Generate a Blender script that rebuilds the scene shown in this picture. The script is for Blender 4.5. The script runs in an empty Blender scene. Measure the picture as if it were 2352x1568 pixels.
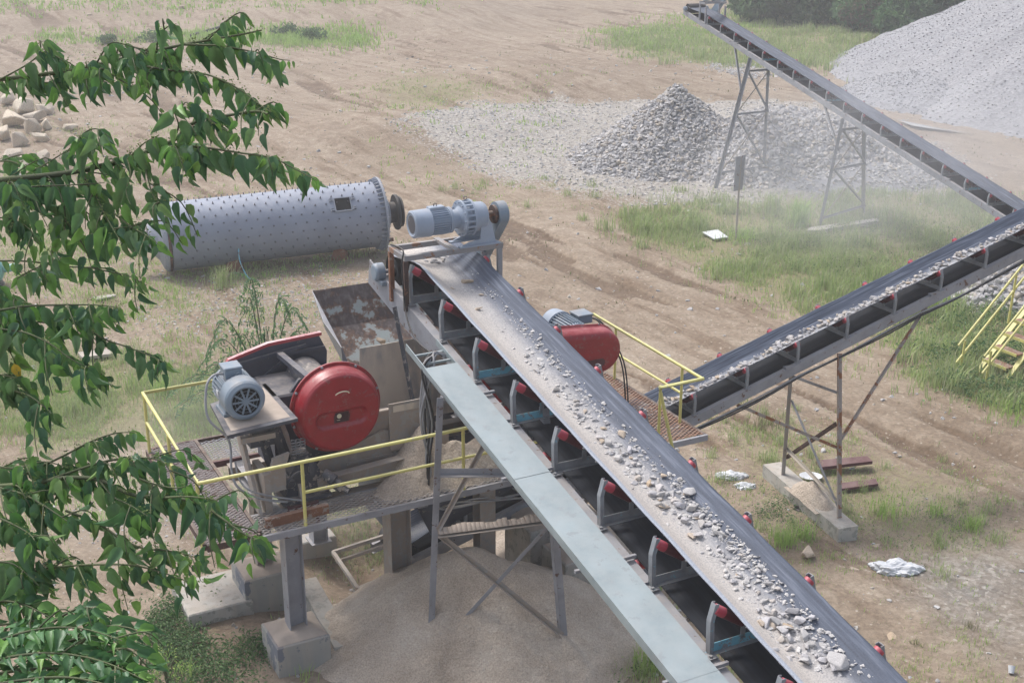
import bpy, math, random
import numpy as np
from mathutils import Vector, Matrix
S = bpy.context.scene
# ------------------------------------------------------------------ camera, world, sun, exposure
CAMH = 11.1; PITCH = math.radians(20.05)
cam = bpy.data.cameras.new('camera'); camo = bpy.data.objects.new('camera', cam); S.collection.objects.link(camo)
cam.sensor_width = 36; cam.lens = 36*3001/2352; cam.clip_start = .1; cam.clip_end = 2000
camo.location = (0, 0, CAMH); camo.rotation_euler = (math.pi/2-PITCH, 0, 0)
S.camera = camo
SUN_EL, SUN_AZ = math.radians(58), math.radians(-50)     # azimuth from +Y towards +X
w = bpy.data.worlds.new("World"); S.world = w; w.use_nodes = True
nt = w.node_tree; bg = nt.nodes['Background']
sky = nt.nodes.new('ShaderNodeTexSky'); sky.sky_type = 'NISHITA'; sky.sun_disc = False
sky.sun_elevation = SUN_EL; sky.sun_rotation = SUN_AZ; sky.air_density = 1.0; sky.dust_density = 4.0; sky.ozone_density = 1.0
hs = nt.nodes.new('ShaderNodeHueSaturation'); hs.inputs['Saturation'].default_value = .62
nt.links.new(sky.outputs[0], hs.inputs['Color']); nt.links.new(hs.outputs[0], bg.inputs[0]); bg.inputs[1].default_value = .13
sl = bpy.data.lights.new('sun', 'SUN'); so = bpy.data.objects.new('sun', sl); S.collection.objects.link(so)
sl.energy = 1.35; sl.angle = math.radians(14); sl.color = (1, .985, .965)
so.rotation_euler = (math.pi/2-SUN_EL, 0, math.pi-SUN_AZ)
so.rotation_euler = Vector((-math.sin(SUN_AZ)*math.cos(SUN_EL), -math.cos(SUN_AZ)*math.cos(SUN_EL), -math.sin(SUN_EL))).to_track_quat('-Z', 'Y').to_euler()
S.view_settings.view_transform = 'Standard'; S.view_settings.look = 'None'; S.view_settings.gamma = 1
S.view_settings.exposure = 0.78
S.cycles.max_bounces = 6; S.cycles.volume_bounces = 1; S.cycles.transparent_max_bounces = 6
S.cycles.use_denoising = True
R = random.Random(7)
# ------------------------------------------------------------------ frames
TH = math.radians(27.4); CT, ST = math.cos(TH), math.sin(TH)
def P2W(a, b): return (a*CT-b*ST, a*ST+b*CT)             # plant axes to world
def W2P(x, y): return (x*CT+y*ST, -x*ST+y*CT)
F = 3001.
def ray(px, py):
    u = (784-py)/F
    return np.array([(px-1176)/F, math.cos(PITCH)+u*math.sin(PITCH), -math.sin(PITCH)+u*math.cos(PITCH)])
def hsh(i, j, s):
    n = (i*374761393+j*668265263+s*1274126177) & 0x7fffffff
    n = ((n ^ (n >> 13))*1274126177) & 0x7fffffff
    return ((n ^ (n >> 16)) & 0xffff)/65535.
def vn(x, y, s=0):
    x = np.asarray(x, float); y = np.asarray(y, float)
    i = np.floor(x).astype(np.int64); j = np.floor(y).astype(np.int64)
    fx = x-i; fy = y-j; fx = fx*fx*(3-2*fx); fy = fy*fy*(3-2*fy)
    return (hsh(i, j, s)*(1-fx)+hsh(i+1, j, s)*fx)*(1-fy)+(hsh(i, j+1, s)*(1-fx)+hsh(i+1, j+1, s)*fx)*fy
def fbm(x, y, s=0, o=4):
    r = 0; a = .5
    for k in range(o): r = r+a*(vn(x*2**k+k*17.3, y*2**k-k*9.1, s+k)-.5); a *= .55
    return r
def sst(x, a, b):
    t = np.clip((x-a)/(b-a), 0, 1); return t*t*(3-2*t)
def rutn(x, y):
    u = x*.545-y*.84; v = x*.84+y*.545
    road = np.exp(-((v-21.5)/8.5)**4)*sst(y, 22, 27)+.75*sst(y, 52, 60)*sst(vn(x*.07+3, y*.07, 51), .35, .6)
    w_ = v*1.0+2.4*fbm(x*.09, y*.09, 33, 2)
    r = fbm(u*.13+5, w_*1.05, 31, 5)*2.2
    return sst(r, .10, .42)*np.clip(road, 0, 1)*(.35+.65*sst(vn(u*.08, v*.25, 52), .3, .65))
def hgt(x, y):
    x = np.asarray(x, float); y = np.asarray(y, float)
    a, b = W2P(x, y)
    m = (1-sst(a, 9.0, 13.5))*(1-sst(b, 20, 27))*sst(a, -9, 0)
    z = -1+m-.55*np.exp(-((b-18.4)/1.15)**4-((a-8.0)/2.6)**4)
    z = z+fbm(x*.18, y*.18, 3)*.35*sst(y, 20, 50)+fbm(x*.9, y*.9, 5)*.10
    # tyre ruts running along the haul road
    u = x*.545-y*.84; v = x*.84+y*.545
    rn = rutn(x, y); z = z-.22*rn*(.4+.6*vn(u*.7, v*3, 9))+.05*fbm(x*2.3, y*2.3, 6, 3)*sst(y, 18, 24)
    z = z-.30*(1-sst(b, 14.4, 15.6))*sst(a, 5.2, 6.6)*(1-sst(a, 9.5, 12))
    # bank beside the far meadow
    z = z+1.0*np.exp(-((x-1.5)/7)**2-((y-77)/4.5)**2)+.8*np.exp(-((x+6)/9)**2-((y-62)/5)**2)
    z = z+1.6*sst(y, 96, 112)*(1-sst(x, -10, 4))
    return z
def gp(px, py):                                           # where the view ray meets the ground
    r = ray(px, py); z = -1.
    for k in range(12):
        t = (z-CAMH)/r[2]; z = float(hgt(r[0]*t, r[1]*t))
    return (r[0]*t, r[1]*t, z)
def atY(px, py, Y): r = ray(px, py); t = Y/r[1]; return Vector((r[0]*t, Y, CAMH+r[2]*t))
def rayP(px, py): r = ray(px, py); a, b = W2P(r[0], r[1]); return np.array([a, b, r[2]])
def Lb(px, py, b): r = rayP(px, py); t = b/r[1]; return (r[0]*t, b, CAMH+r[2]*t)
def La(px, py, a): r = rayP(px, py); t = a/r[0]; return (a, r[1]*t, CAMH+r[2]*t)
def Lz(px, py, z): r = rayP(px, py); t = (z-CAMH)/r[2]; return (r[0]*t, r[1]*t, z)
# ------------------------------------------------------------------ materials
MATS = {}
def N(t, ty, **k):
    n = t.nodes.new(ty)
    for a, v in k.items():
        if hasattr(n, a): setattr(n, a, v)
        else: n.inputs[a.replace('_', ' ')].default_value = v
    return n
def ramp(t, src, stops, interp='LINEAR'):
    n = t.nodes.new('ShaderNodeValToRGB'); cr = n.color_ramp; cr.interpolation = interp
    while len(cr.elements) < len(stops): cr.elements.new(.5)
    for e, (p, c) in zip(cr.elements, stops):
        e.position = p; e.color = (c, c, c, 1) if isinstance(c, (int, float)) else (*c, 1)
    t.links.new(src, n.inputs[0]); return n.outputs[0]
def mixc(t, f, a, b, mode='MIX'):
    n = t.nodes.new('ShaderNodeMix'); n.data_type = 'RGBA'; n.blend_type = mode
    for s, v in ((n.inputs[0], f), (n.inputs[6], a), (n.inputs[7], b)):
        if hasattr(v, 'links'): t.links.new(v, s)
        else: s.default_value = v if isinstance(v, (int, float)) else (*v[:3], 1)
    return n.outputs[2]
def math_(t, op, a, b=0):
    n = t.nodes.new('ShaderNodeMath'); n.operation = op
    for s, v in ((n.inputs[0], a), (n.inputs[1], b)):
        if hasattr(v, 'links'): t.links.new(v, s)
        else: s.default_value = v
    return n.outputs[0]
def base(name):
    m = bpy.data.materials.new(name); m.use_nodes = True; t = m.node_tree
    b = t.nodes['Principled BSDF']; MATS[name] = m; return m, t, b
def noise(t, sc, det=4, coord='Object', stretch=None, rough=.55):
    c = t.nodes.new('ShaderNodeTexCoord'); o = c.outputs[coord]
    if stretch:
        mp = t.nodes.new('ShaderNodeMapping'); mp.inputs['Scale'].default_value = stretch; t.links.new(o, mp.inputs[0]); o = mp.outputs[0]
    n = t.nodes.new('ShaderNodeTexNoise'); n.inputs['Scale'].default_value = sc; n.inputs['Detail'].default_value = det; n.inputs['Roughness'].default_value = rough
    t.links.new(o, n.inputs['Vector']); return n.outputs['Fac']
def bump(t, b, h, s=.3, d=.02):
    n = t.nodes.new('ShaderNodeBump'); n.inputs['Strength'].default_value = s; n.inputs['Distance'].default_value = d
    t.links.new(h, n.inputs['Height']); t.links.new(n.outputs[0], b.inputs['Normal'])
def metal_paint(name, col, col2=None, dust=(.42, .36, .30), dustamt=.5, wear=None, wearamt=.5, rough=.5, sc=3, streak=False, metallic=0., var=.18):
    """paint with mottling, settled dust on upward faces, and worn patches"""
    m, t, b = base(name)
    n1 = noise(t, sc, 6); c = ramp(t, n1, [(.3, tuple(x*(1-var) for x in col)), (.7, tuple(min(1, x*(1+var)) for x in (col2 or col)))])
    if streak:
        n3 = noise(t, 9, 4, stretch=(1, 1, .12)); c = mixc(t, ramp(t, n3, [(.45, 0.), (.7, .45)]), c, dust)
    if wear:
        n2 = noise(t, sc*2.3, 8, rough=.7); c = mixc(t, ramp(t, n2, [(.5+.16*(1-wearamt*2), 0.), (.53+.16*(1-wearamt*2), 1.)]), c, wear)
    if dustamt:
        g = t.nodes.new('ShaderNodeNewGeometry'); sx = t.nodes.new('ShaderNodeSeparateXYZ'); t.links.new(g.outputs['Normal'], sx.inputs[0])
        up = ramp(t, sx.outputs[2], [(.35, 0.), (.95, 1.)])
        n4 = noise(t, 5, 6, rough=.7); dd = math_(t, 'MULTIPLY', up, ramp(t, n4, [(.3, 0.), (.65, dustamt)]))
        c = mixc(t, dd, c, dust)
    t.links.new(c, b.inputs['Base Color']); b.inputs['Roughness'].default_value = rough; b.inputs['Metallic'].default_value = metallic
    bump(t, b, noise(t, 40, 3), .12, .01)
    return m
GREY = (.25, .27, .30)
metal_paint('steel_grey', (.27, .28, .31), dustamt=.45, wear=(.12, .06, .04), wearamt=.16, rough=.55)
metal_paint('steel_dusty', (.30, .285, .27), dustamt=.9, wear=(.33, .28, .24), wearamt=.6, rough=.8, streak=True)
metal_paint('steel_dark', (.055, .062, .078), dustamt=.8, rough=.5, wear=(.30, .27, .24), wearamt=.3)
metal_paint('slate_paint', (.060, .068, .092), dustamt=.45, rough=.4, wear=(.20, .185, .17), wearamt=.12)
metal_paint('idler_grey', (.24, .255, .275), dustamt=.3, wear=(.18, .36, .45), wearamt=.16, rough=.5, sc=6)
metal_paint('idler_blue', (.18, .47, .60), dustamt=.2, wear=(.24, .25, .27), wearamt=.35, rough=.5, sc=5)
metal_paint('motor_blue', (.29, .35, .44), dustamt=.3, rough=.4, var=.1)
metal_paint('motor_grey', (.19, .25, .315), dustamt=.5, rough=.4, var=.1)
metal_paint('mill_paint', (.235, .265, .335), dustamt=.45, dust=(.44, .45, .49), rough=.5, var=.09, sc=1.2)
metal_paint('mill_flange', (.26, .29, .35), dustamt=.4, rough=.55, var=.1)
metal_paint('bolt_dark', (.13, .14, .17), dustamt=.3, rough=.6)
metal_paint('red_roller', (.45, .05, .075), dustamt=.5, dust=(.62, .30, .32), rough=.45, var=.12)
metal_paint('roller_shaded', (.09, .014, .02), dustamt=.1, rough=.5, var=.12)  # shade under the belt, painted into the inner roller colour
metal_paint('rust', (.17, .075, .045), (.24, .11, .06), dustamt=.4, wear=(.32, .27, .23), wearamt=.3, rough=.85)
metal_paint('post_worn', (.34, .30, .27), dustamt=.3, wear=(.27, .115, .05), wearamt=.42, rough=.8, sc=1.6)
metal_paint('frame_worn', (.26, .255, .26), dustamt=.3, wear=(.26, .14, .085), wearamt=.34, rough=.7, sc=2)
metal_paint('rust_dark', (.075, .045, .038), dustamt=.5, rough=.85, wear=(.20, .10, .06), wearamt=.3)
metal_paint('oxide_red', (.10, .035, .038), dustamt=.5, dust=(.26, .20, .18), rough=.8)
metal_paint('yellow_paint', (.62, .58, .20), dustamt=.35, dust=(.68, .66, .50), rough=.5, var=.12, wear=(.50, .46, .34), wearamt=.16)
metal_paint('galvanised', (.25, .30, .315), (.30, .355, .37), dustamt=.55, dust=(.35, .38, .38), rough=.45, var=.09, sc=2, wear=(.25, .28, .29), wearamt=.22)
metal_paint('concrete', (.33, .33, .31), dustamt=.8, wear=(.17, .185, .22), wearamt=.40, rough=.9, sc=.8, streak=True)
metal_paint('concrete_pale', (.42, .41, .38), dustamt=.7, rough=.9, streak=True, wear=(.30, .30, .27), wearamt=.4)
metal_paint('black_rubber', (.02, .021, .024), dustamt=.3, rough=.7)
metal_paint('cable', (.30, .31, .33), dustamt=.8, rough=.6)
metal_paint('grating', (.22, .19, .185), dustamt=.4, rough=.75, wear=(.10, .05, .04), wearamt=.4, dust=(.34,.31,.29))
metal_paint('lid_pink', (.40, .05, .06), dustamt=1., dust=(.58, .50, .49), rough=.5)
metal_paint('grating_pale', (.34, .32, .31), dustamt=.7, rough=.8)
metal_paint('guard_red', (.29, .010, .018), dustamt=.45, dust=(.52, .27, .26), rough=.36, var=.15, sc=5, wear=(.24, .06, .06), wearamt=.26)
metal_paint('white_rag', (.62, .64, .67), dustamt=.2, rough=.8, var=.1)
metal_paint('teal_paint', (.16, .42, .38), dustamt=.3, rough=.5)
metal_paint('dark_hole', (.004, .004, .005), dustamt=0, rough=1.)
metal_paint('pale_mark', (.72, .66, .50), dustamt=0, rough=.6)
metal_paint('bark', (.07, .08, .045), (.11, .13, .06), dustamt=0, rough=.85)
metal_paint('dust_heap', (.43, .36, .30), dustamt=0, rough=.95, var=.1, sc=5)
metal_paint('wood_plank', (.40, .36, .31), dustamt=.4, rough=.9)
def hopper_mat():
    m, t, b = base('hopper_paint')
    n = noise(t, 1.6, 7, rough=.65); c = ramp(t, n, [(.44, (.30, .34, .34)), (.47, (.16, .095, .065)), (.52, (.085, .065, .062)), (.7, (.14, .12, .12))])
    n2 = noise(t, 14, 4, stretch=(1, 1, .1)); c = mixc(t, ramp(t, n2, [(.5, 0.), (.75, .5)]), c, (.30, .27, .25))
    t.links.new(c, b.inputs['Base Color']); b.inputs['Roughness'].default_value = .75
    m, t, b = base('hopper_beige')
    n = noise(t, 2.2, 5, stretch=(1, 1, .35)); c = ramp(t, n, [(.45, (.66, .58, .48)), (.52, (.58, .51, .43)), (.60, (.38, .36, .34)), (.66, (.62, .54, .45))])
    t.links.new(c, b.inputs['Base Color']); b.inputs['Roughness'].default_value = .85
hopper_mat()
def belt_mat(name, dusty):
    m, t, b = base(name)
    c0 = t.nodes.new('ShaderNodeTexCoord'); sx = t.nodes.new('ShaderNodeSeparateXYZ'); t.links.new(c0.outputs['UV'], sx.inputs[0])
    st = noise(t, 3, 6, 'UV', (9, .35, 1)); st2 = noise(t, 6, 6, 'Object')
    rub = ramp(t, st, [(.3, (.024, .031, .048)), (.52, (.060, .075, .110)), (.72, (.18, .205, .26))])
    wob = math_(t, 'ADD', sx.outputs[0], math_(t, 'MULTIPLY', math_(t, 'SUBTRACT', st2, .5), .20))
    if dusty == 1:      # wide load stain down the middle and up the left wing, pale worn lip at the left edge
        k = ramp(t, wob, [(.0, .25), (.22, .28), (.32, .55), (.42, .92), (.50, 1.), (1., 1.)])
        dustc = ramp(t, sx.outputs[0], [(.0, (.18, .20, .25)), (.26, (.21, .225, .265)), (.40, (.42, .405, .40)), (.62, (.52, .48, .44)), (.86, (.57, .51, .45)), (.895, (.44, .47, .53)), (.97, (.55, .58, .64)), (1., (.32, .35, .41))])
    elif dusty == 2:    # narrow stain in the trough
        k = ramp(t, wob, [(.42, 0.), (.52, .9), (.72, 1.), (.85, .5), (.95, .1)])
        dustc = ramp(t, st2, [(.3, (.27, .28, .31)), (.7, (.37, .37, .37))])
    else:
        k = ramp(t, wob, [(0., .15), (.7, .5), (.85, .8), (1., .3)])
        dustc = ramp(t, st2, [(.3, (.17, .18, .20)), (.7, (.22, .23, .25))])
    sp = ramp(t, noise(t, 48, 5, rough=.7), [(.40, .62), (.54, 1.)])
    c = mixc(t, math_(t, 'MULTIPLY', k, sp), rub, dustc)
    t.links.new(c, b.inputs['Base Color']); b.inputs['Roughness'].default_value = .7; b.inputs['Specular IOR Level'].default_value = .3
    bump(t, b, noise(t, 60, 3), .2, .01)
belt_mat('belt_loaded', 1); belt_mat('belt_trough', 2); belt_mat('belt_clean', 3)
m, t, b = base('belt_return')
t.links.new(ramp(t, noise(t, 3, 5, 'UV', (8, .3, 1)), [(.3, (.012, .014, .018)), (.7, (.026, .030, .040))]), b.inputs['Base Color']); b.inputs['Roughness'].default_value = .75; b.inputs['Specular IOR Level'].default_value = .2
def stone_mat(name, cols, sc=3, fine=60, bs=.4):
    m, t, b = base(name)
    oi = t.nodes.new('ShaderNodeNewGeometry'); rnd = oi.outputs['Random Per Island']
    c = ramp(t, rnd, [(i/(len(cols)-1), c) for i, c in enumerate(cols)])
    n = noise(t, fine, 4); c = mixc(t, .55, c, ramp(t, n, [(.3, (.25, .24, .23)), (.7, (.85, .85, .84))]), 'OVERLAY')
    t.links.new(c, b.inputs['Base Color']); b.inputs['Roughness'].default_value = .9; bump(t, b, n, bs, .01)
STONE = [(.32, .315, .32), (.38, .37, .37), (.46, .45, .455), (.34, .335, .34), (.40, .385, .375), (.42, .37, .31), (.50, .49, .49), (.34, .33, .33)]
stone_mat('stone_grey', STONE)
stone_mat('chip_pale', [(.38, .37, .375), (.46, .445, .43), (.42, .41, .415), (.50, .485, .47)])
stone_mat('stone_fine', [(.22, .22, .235), (.26, .26, .275), (.24, .24, .255), (.28, .28, .29)])
stone_mat('stone_cream', [(.52, .45, .36), (.60, .53, .43), (.45, .38, .30), (.56, .50, .42)], fine=8)
def rockobj_mat(name, cols):                             # for single rocks: colour by object
    m, t, b = base(name); oi = t.nodes.new('ShaderNodeObjectInfo')
    c = ramp(t, oi.outputs['Random'], [(i/(len(cols)-1), c) for i, c in enumerate(cols)])
    n = noise(t, 22, 6); c = mixc(t, .6, c, ramp(t, n, [(.3, (.24, .23, .22)), (.7, (.85, .84, .82))]), 'OVERLAY')
    t.links.new(c, b.inputs['Base Color']); b.inputs['Roughness'].default_value = .9; bump(t, b, n, .4, .01)
rockobj_mat('rock_grey', [(.34, .33, .34), (.42, .41, .42), (.47, .46, .48), (.36, .35, .34), (.44, .43, .43), (.42, .38, .34), (.50, .49, .51)])
rockobj_mat('rock_tan', [(.40, .31, .22), (.44, .36, .28), (.46, .39, .32), (.37, .30, .23)])
rockobj_mat('boulder_cream', [(.50, .43, .34), (.58, .51, .41), (.44, .375, .30), (.54, .48, .40)])
def leaf_mat(name, cols, rough=.45):
    m, t, b = base(name); g = t.nodes.new('ShaderNodeNewGeometry')
    c = ramp(t, g.outputs['Random Per Island'], [(i/(len(cols)-1), c) for i, c in enumerate(cols)])
    n = noise(t, 25, 3); c = mixc(t, .35, c, ramp(t, n, [(.35, (.3, .3, .3)), (.7, (.75, .75, .7))]), 'OVERLAY')
    t.links.new(c, b.inputs['Base Color']); b.inputs['Roughness'].default_value = rough
    tr = t.nodes.new('ShaderNodeBsdfTranslucent'); t.links.new(mixc(t, .5, c, (.07, .20, .05)), tr.inputs[0])
    mx = t.nodes.new('ShaderNodeMixShader'); mx.inputs[0].default_value = .34
    out = t.nodes['Material Output']; t.links.new(b.outputs[0], mx.inputs[1]); t.links.new(tr.outputs[0], mx.inputs[2]); t.links.new(mx.outputs[0], out.inputs[0])
leaf_mat('leaf_dark', [(.045, .115, .066), (.095, .20, .10), (.14, .26, .12), (.055, .14, .08), (.20, .34, .13), (.11, .205, .12), (.28, .43, .15), (.04, .10, .058)], .42)
leaf_mat('leaf_young', [(.17, .36, .08), (.26, .46, .11), (.12, .28, .07)], .45)
leaf_mat('leaf_round', [(.08, .19, .09), (.12, .26, .11), (.17, .33, .12), (.07, .16, .08)], .42)
leaf_mat('flower', [(.22, .30, .10), (.28, .34, .12), (.18, .26, .10)], .7)
leaf_mat('leaf_yellow', [(.60, .36, .03), (.62, .40, .05)], .5)
leaf_mat('leaf_shrub', [(.12, .23, .11), (.16, .29, .13), (.10, .20, .10), (.20, .33, .14)], .6)
leaf_mat('leaf_cover', [(.07, .14, .055), (.10, .19, .07), (.15, .25, .09), (.055, .11, .045), (.20, .28, .12)], .6)
leaf_mat('leaf_far', [(.07, .14, .065), (.10, .19, .085), (.14, .22, .09), (.055, .11, .055)], .8)
leaf_mat('leaf_brown', [(.16, .13, .09), (.20, .16, .11), (.12, .11, .07)], .8)
leaf_mat('grass_blade', [(.40, .50, .20), (.50, .60, .25), (.56, .60, .32), (.30, .40, .17), (.58, .52, .37), (.45, .56, .22), (.54, .50, .36), (.36, .46, .23)], .9)
leaf_mat('grass_lime', [(.42, .60, .16), (.52, .66, .22), (.34, .50, .14)], .8)
leaf_mat('grass_dry', [(.34, .28, .18), (.28, .24, .15), (.24, .25, .12)], .9)
def ground_mat():
    m, t, b = base('ground')
    at = t.nodes.new('ShaderNodeVertexColor'); at.layer_name = 'mask'
    sp = t.nodes.new('ShaderNodeSeparateColor'); t.links.new(at.outputs[0], sp.inputs[0])
    at2 = t.nodes.new('ShaderNodeVertexColor'); at2.layer_name = 'mask2'
    sp2 = t.nodes.new('ShaderNodeSeparateColor'); t.links.new(at2.outputs[0], sp2.inputs[0])
    nb = noise(t, .35, 8, rough=.6); nm = noise(t, 1.8, 8, rough=.65); nf = noise(t, 9, 6, rough=.7); nff = noise(t, 40, 4, rough=.7)
    rut = noise(t, 1.3, 8, stretch=(.16, .16, .16), rough=.6)
    # stretched along the haul road
    c0 = t.nodes.new('ShaderNodeTexCoord'); mp = t.nodes.new('ShaderNodeMapping'); mp0 = t.nodes.new('ShaderNodeMapping'); mp0.inputs['Rotation'].default_value = (0, 0, math.radians(57)); mp.inputs['Scale'].default_value = (.16, 1.3, 1)
    t.links.new(c0.outputs['Object'], mp0.inputs[0]); t.links.new(mp0.outputs[0], mp.inputs[0]); rn = t.nodes.new('ShaderNodeTexNoise'); rn.inputs['Scale'].default_value = 1.1; rn.inputs['Detail'].default_value = 9; rn.inputs['Roughness'].default_value = .62; t.links.new(mp.outputs[0], rn.inputs['Vector'])
    c = ramp(t, nm, [(.30, (.235, .18, .135)), (.48, (.325, .262, .205)), (.66, (.425, .36, .295))]); c = mixc(t, .5, c, ramp(t, nff, [(.3, (.34, .33, .32)), (.7, (.66, .66, .66))]), 'OVERLAY')
    c = mixc(t, ramp(t, rn.outputs['Fac'], [(.38, .85), (.49, 0.)]), c, (.20, .14, .095))
    c = mixc(t, ramp(t, rn.outputs['Fac'], [(.58, 0.), (.72, .6)]), c, (.47, .405, .34))
    c = mixc(t, ramp(t, nb, [(.40, 0.), (.62, .35)]), c, (.44, .375, .31))
    c = mixc(t, ramp(t, math_(t, 'ADD', sp2.outputs[2], math_(t, 'MULTIPLY', math_(t, 'SUBTRACT', nf, .5), .9)), [(.32, 0.), (.6, .9)]), c, ramp(t, nm, [(.35, (.125, .083, .055)), (.65, (.21, .15, .105))]))
    c = mixc(t, ramp(t, noise(t, .12, 6, rough=.65), [(.45, 0.), (.62, .55)]), c, (.27, .215, .16))
    # pebbles
    vo = t.nodes.new('ShaderNodeTexVoronoi'); vo.inputs['Scale'].default_value = 7; t.links.new(c0.outputs['Object'], vo.inputs['Vector'])
    peb = math_(t, 'MULTIPLY', ramp(t, vo.outputs['Distance'], [(.16, 1.), (.24, 0.)]), ramp(t, nf, [(.48, 0.), (.58, 1.)]))
    c = mixc(t, math_(t, 'MULTIPLY', peb, .7), c, (.56, .53, .49))
    # dark mud
    c = mixc(t, math_(t, 'MULTIPLY', sp.outputs[2], ramp(t, nm, [(.35, 1.), (.6, .25)])), c, (.15, .098, .062))
    # gravel
    v2 = t.nodes.new('ShaderNodeTexVoronoi'); v2.inputs['Scale'].default_value = 10; t.links.new(c0.outputs['Object'], v2.inputs['Vector'])
    gcol = ramp(t, v2.outputs['Color'], [(.1, (.29, .275, .265)), (.5, (.40, .385, .375)), (.9, (.54, .525, .51))])
    gm = math_(t, 'ADD', sp.outputs[1], math_(t, 'MULTIPLY', math_(t, 'SUBTRACT', nf, .5), 1.6)); gm = ramp(t, gm, [(.42, 0.), (.60, 1.)])
    gm = math_(t, 'MULTIPLY', gm, ramp(t, sp.outputs[1], [(.02, 0.), (.25, 1.)]))
    c = mixc(t, gm, c, gcol)
    # grass
    gg = math_(t, 'ADD', sp.outputs[0], math_(t, 'MULTIPLY', math_(t, 'SUBTRACT', nf, .5), 1.5)); gg = ramp(t, gg, [(.38, 0.), (.62, .9)])
    gg = math_(t, 'MULTIPLY', gg, ramp(t, sp.outputs[0], [(.02, 0.), (.2, 1.)]))
    c = mixc(t, gg, c, ramp(t, nff, [(.3, (.21, .21, .11)), (.7, (.34, .31, .19))]))
    # grey silt and slate chips
    c = mixc(t, math_(t, 'MULTIPLY', sp2.outputs[0], ramp(t, nf, [(.30, .35), (.50, 1.)])), c, ramp(t, v2.outputs['Color'], [(.2, (.19, .20, .21)), (.6, (.32, .33, .335)), (.95, (.56, .56, .56))]))
    # pale sand
    c = mixc(t, math_(t, 'MULTIPLY', sp2.outputs[1], ramp(t, nm, [(.2, .6), (.5, 1.)])), c, (.40, .335, .28))
    t.links.new(c, b.inputs['Base Color']); b.inputs['Roughness'].default_value = .95
    hh = math_(t, 'ADD', math_(t, 'MULTIPLY', rn.outputs['Fac'], 1.5), math_(t, 'ADD', math_(t, 'MULTIPLY', nf, .7), math_(t, 'MULTIPLY', nff, .25)))
    c = mixc(t, .6, c, ramp(t, nf, [(.36, (.33, .32, .31)), (.64, (.68, .68, .68))]), 'OVERLAY'); c2_ = mixc(t, 1., c, (.785, .755, .70), 'MULTIPLY'); t.links.new(c2_, b.inputs['Base Color']); bump(t, b, hh, .7, .07)
ground_mat()
def pile_mat():
    m, t, b = base('sand'); nm = noise(t, 1.5, 8, rough=.65); nf = noise(t, 14, 6, rough=.7)
    c = ramp(t, nm, [(.3, (.42, .345, .275)), (.5, (.52, .44, .36)), (.7, (.61, .54, .46))])
    c = mixc(t, ramp(t, nf, [(.58, 0.), (.68, .6)]), c, (.47, .43, .39)); c = mixc(t, .55, c, ramp(t, noise(t, 45, 4, rough=.7), [(.35, (.28, .27, .26)), (.65, (.72, .72, .72))]), 'OVERLAY')
    t.links.new(c, b.inputs['Base Color']); b.inputs['Roughness'].default_value = .95; bump(t, b, math_(t, 'ADD', nf, nm), .9, .07)
    m, t, b = base('sand_crust'); nm = noise(t, 2.6, 8, rough=.7); c = ramp(t, nm, [(.35, (.36, .30, .25)), (.5, (.46, .40, .345)), (.66, (.54, .50, .45))]); t.links.new(c, b.inputs['Base Color']); b.inputs['Roughness'].default_value = .95; bump(t, b, nm, 1., .14)
    m, t, b = base('gravel_bed'); c0 = t.nodes.new('ShaderNodeTexCoord'); v = t.nodes.new('ShaderNodeTexVoronoi'); v.inputs['Scale'].default_value = 7
    t.links.new(c0.outputs['Object'], v.inputs['Vector'])
    c = ramp(t, v.outputs['Color'], [(.1, (.22, .22, .235)), (.5, (.265, .265, .28)), (.9, (.32, .32, .335))])
    c = mixc(t, ramp(t, noise(t, .25, 5), [(.45, 0.), (.65, .5)]), c, (.30, .295, .305))
    t.links.new(c, b.inputs['Base Color']); b.inputs['Roughness'].default_value = .95; bump(t, b, v.outputs['Distance'], .5, .05)
pile_mat()
m, t, b = base('water'); b.inputs['Base Color'].default_value = (.30, .28, .25, 1); b.inputs['Roughness'].default_value = .02
b.inputs['Specular IOR Level'].default_value = 1.0
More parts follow.
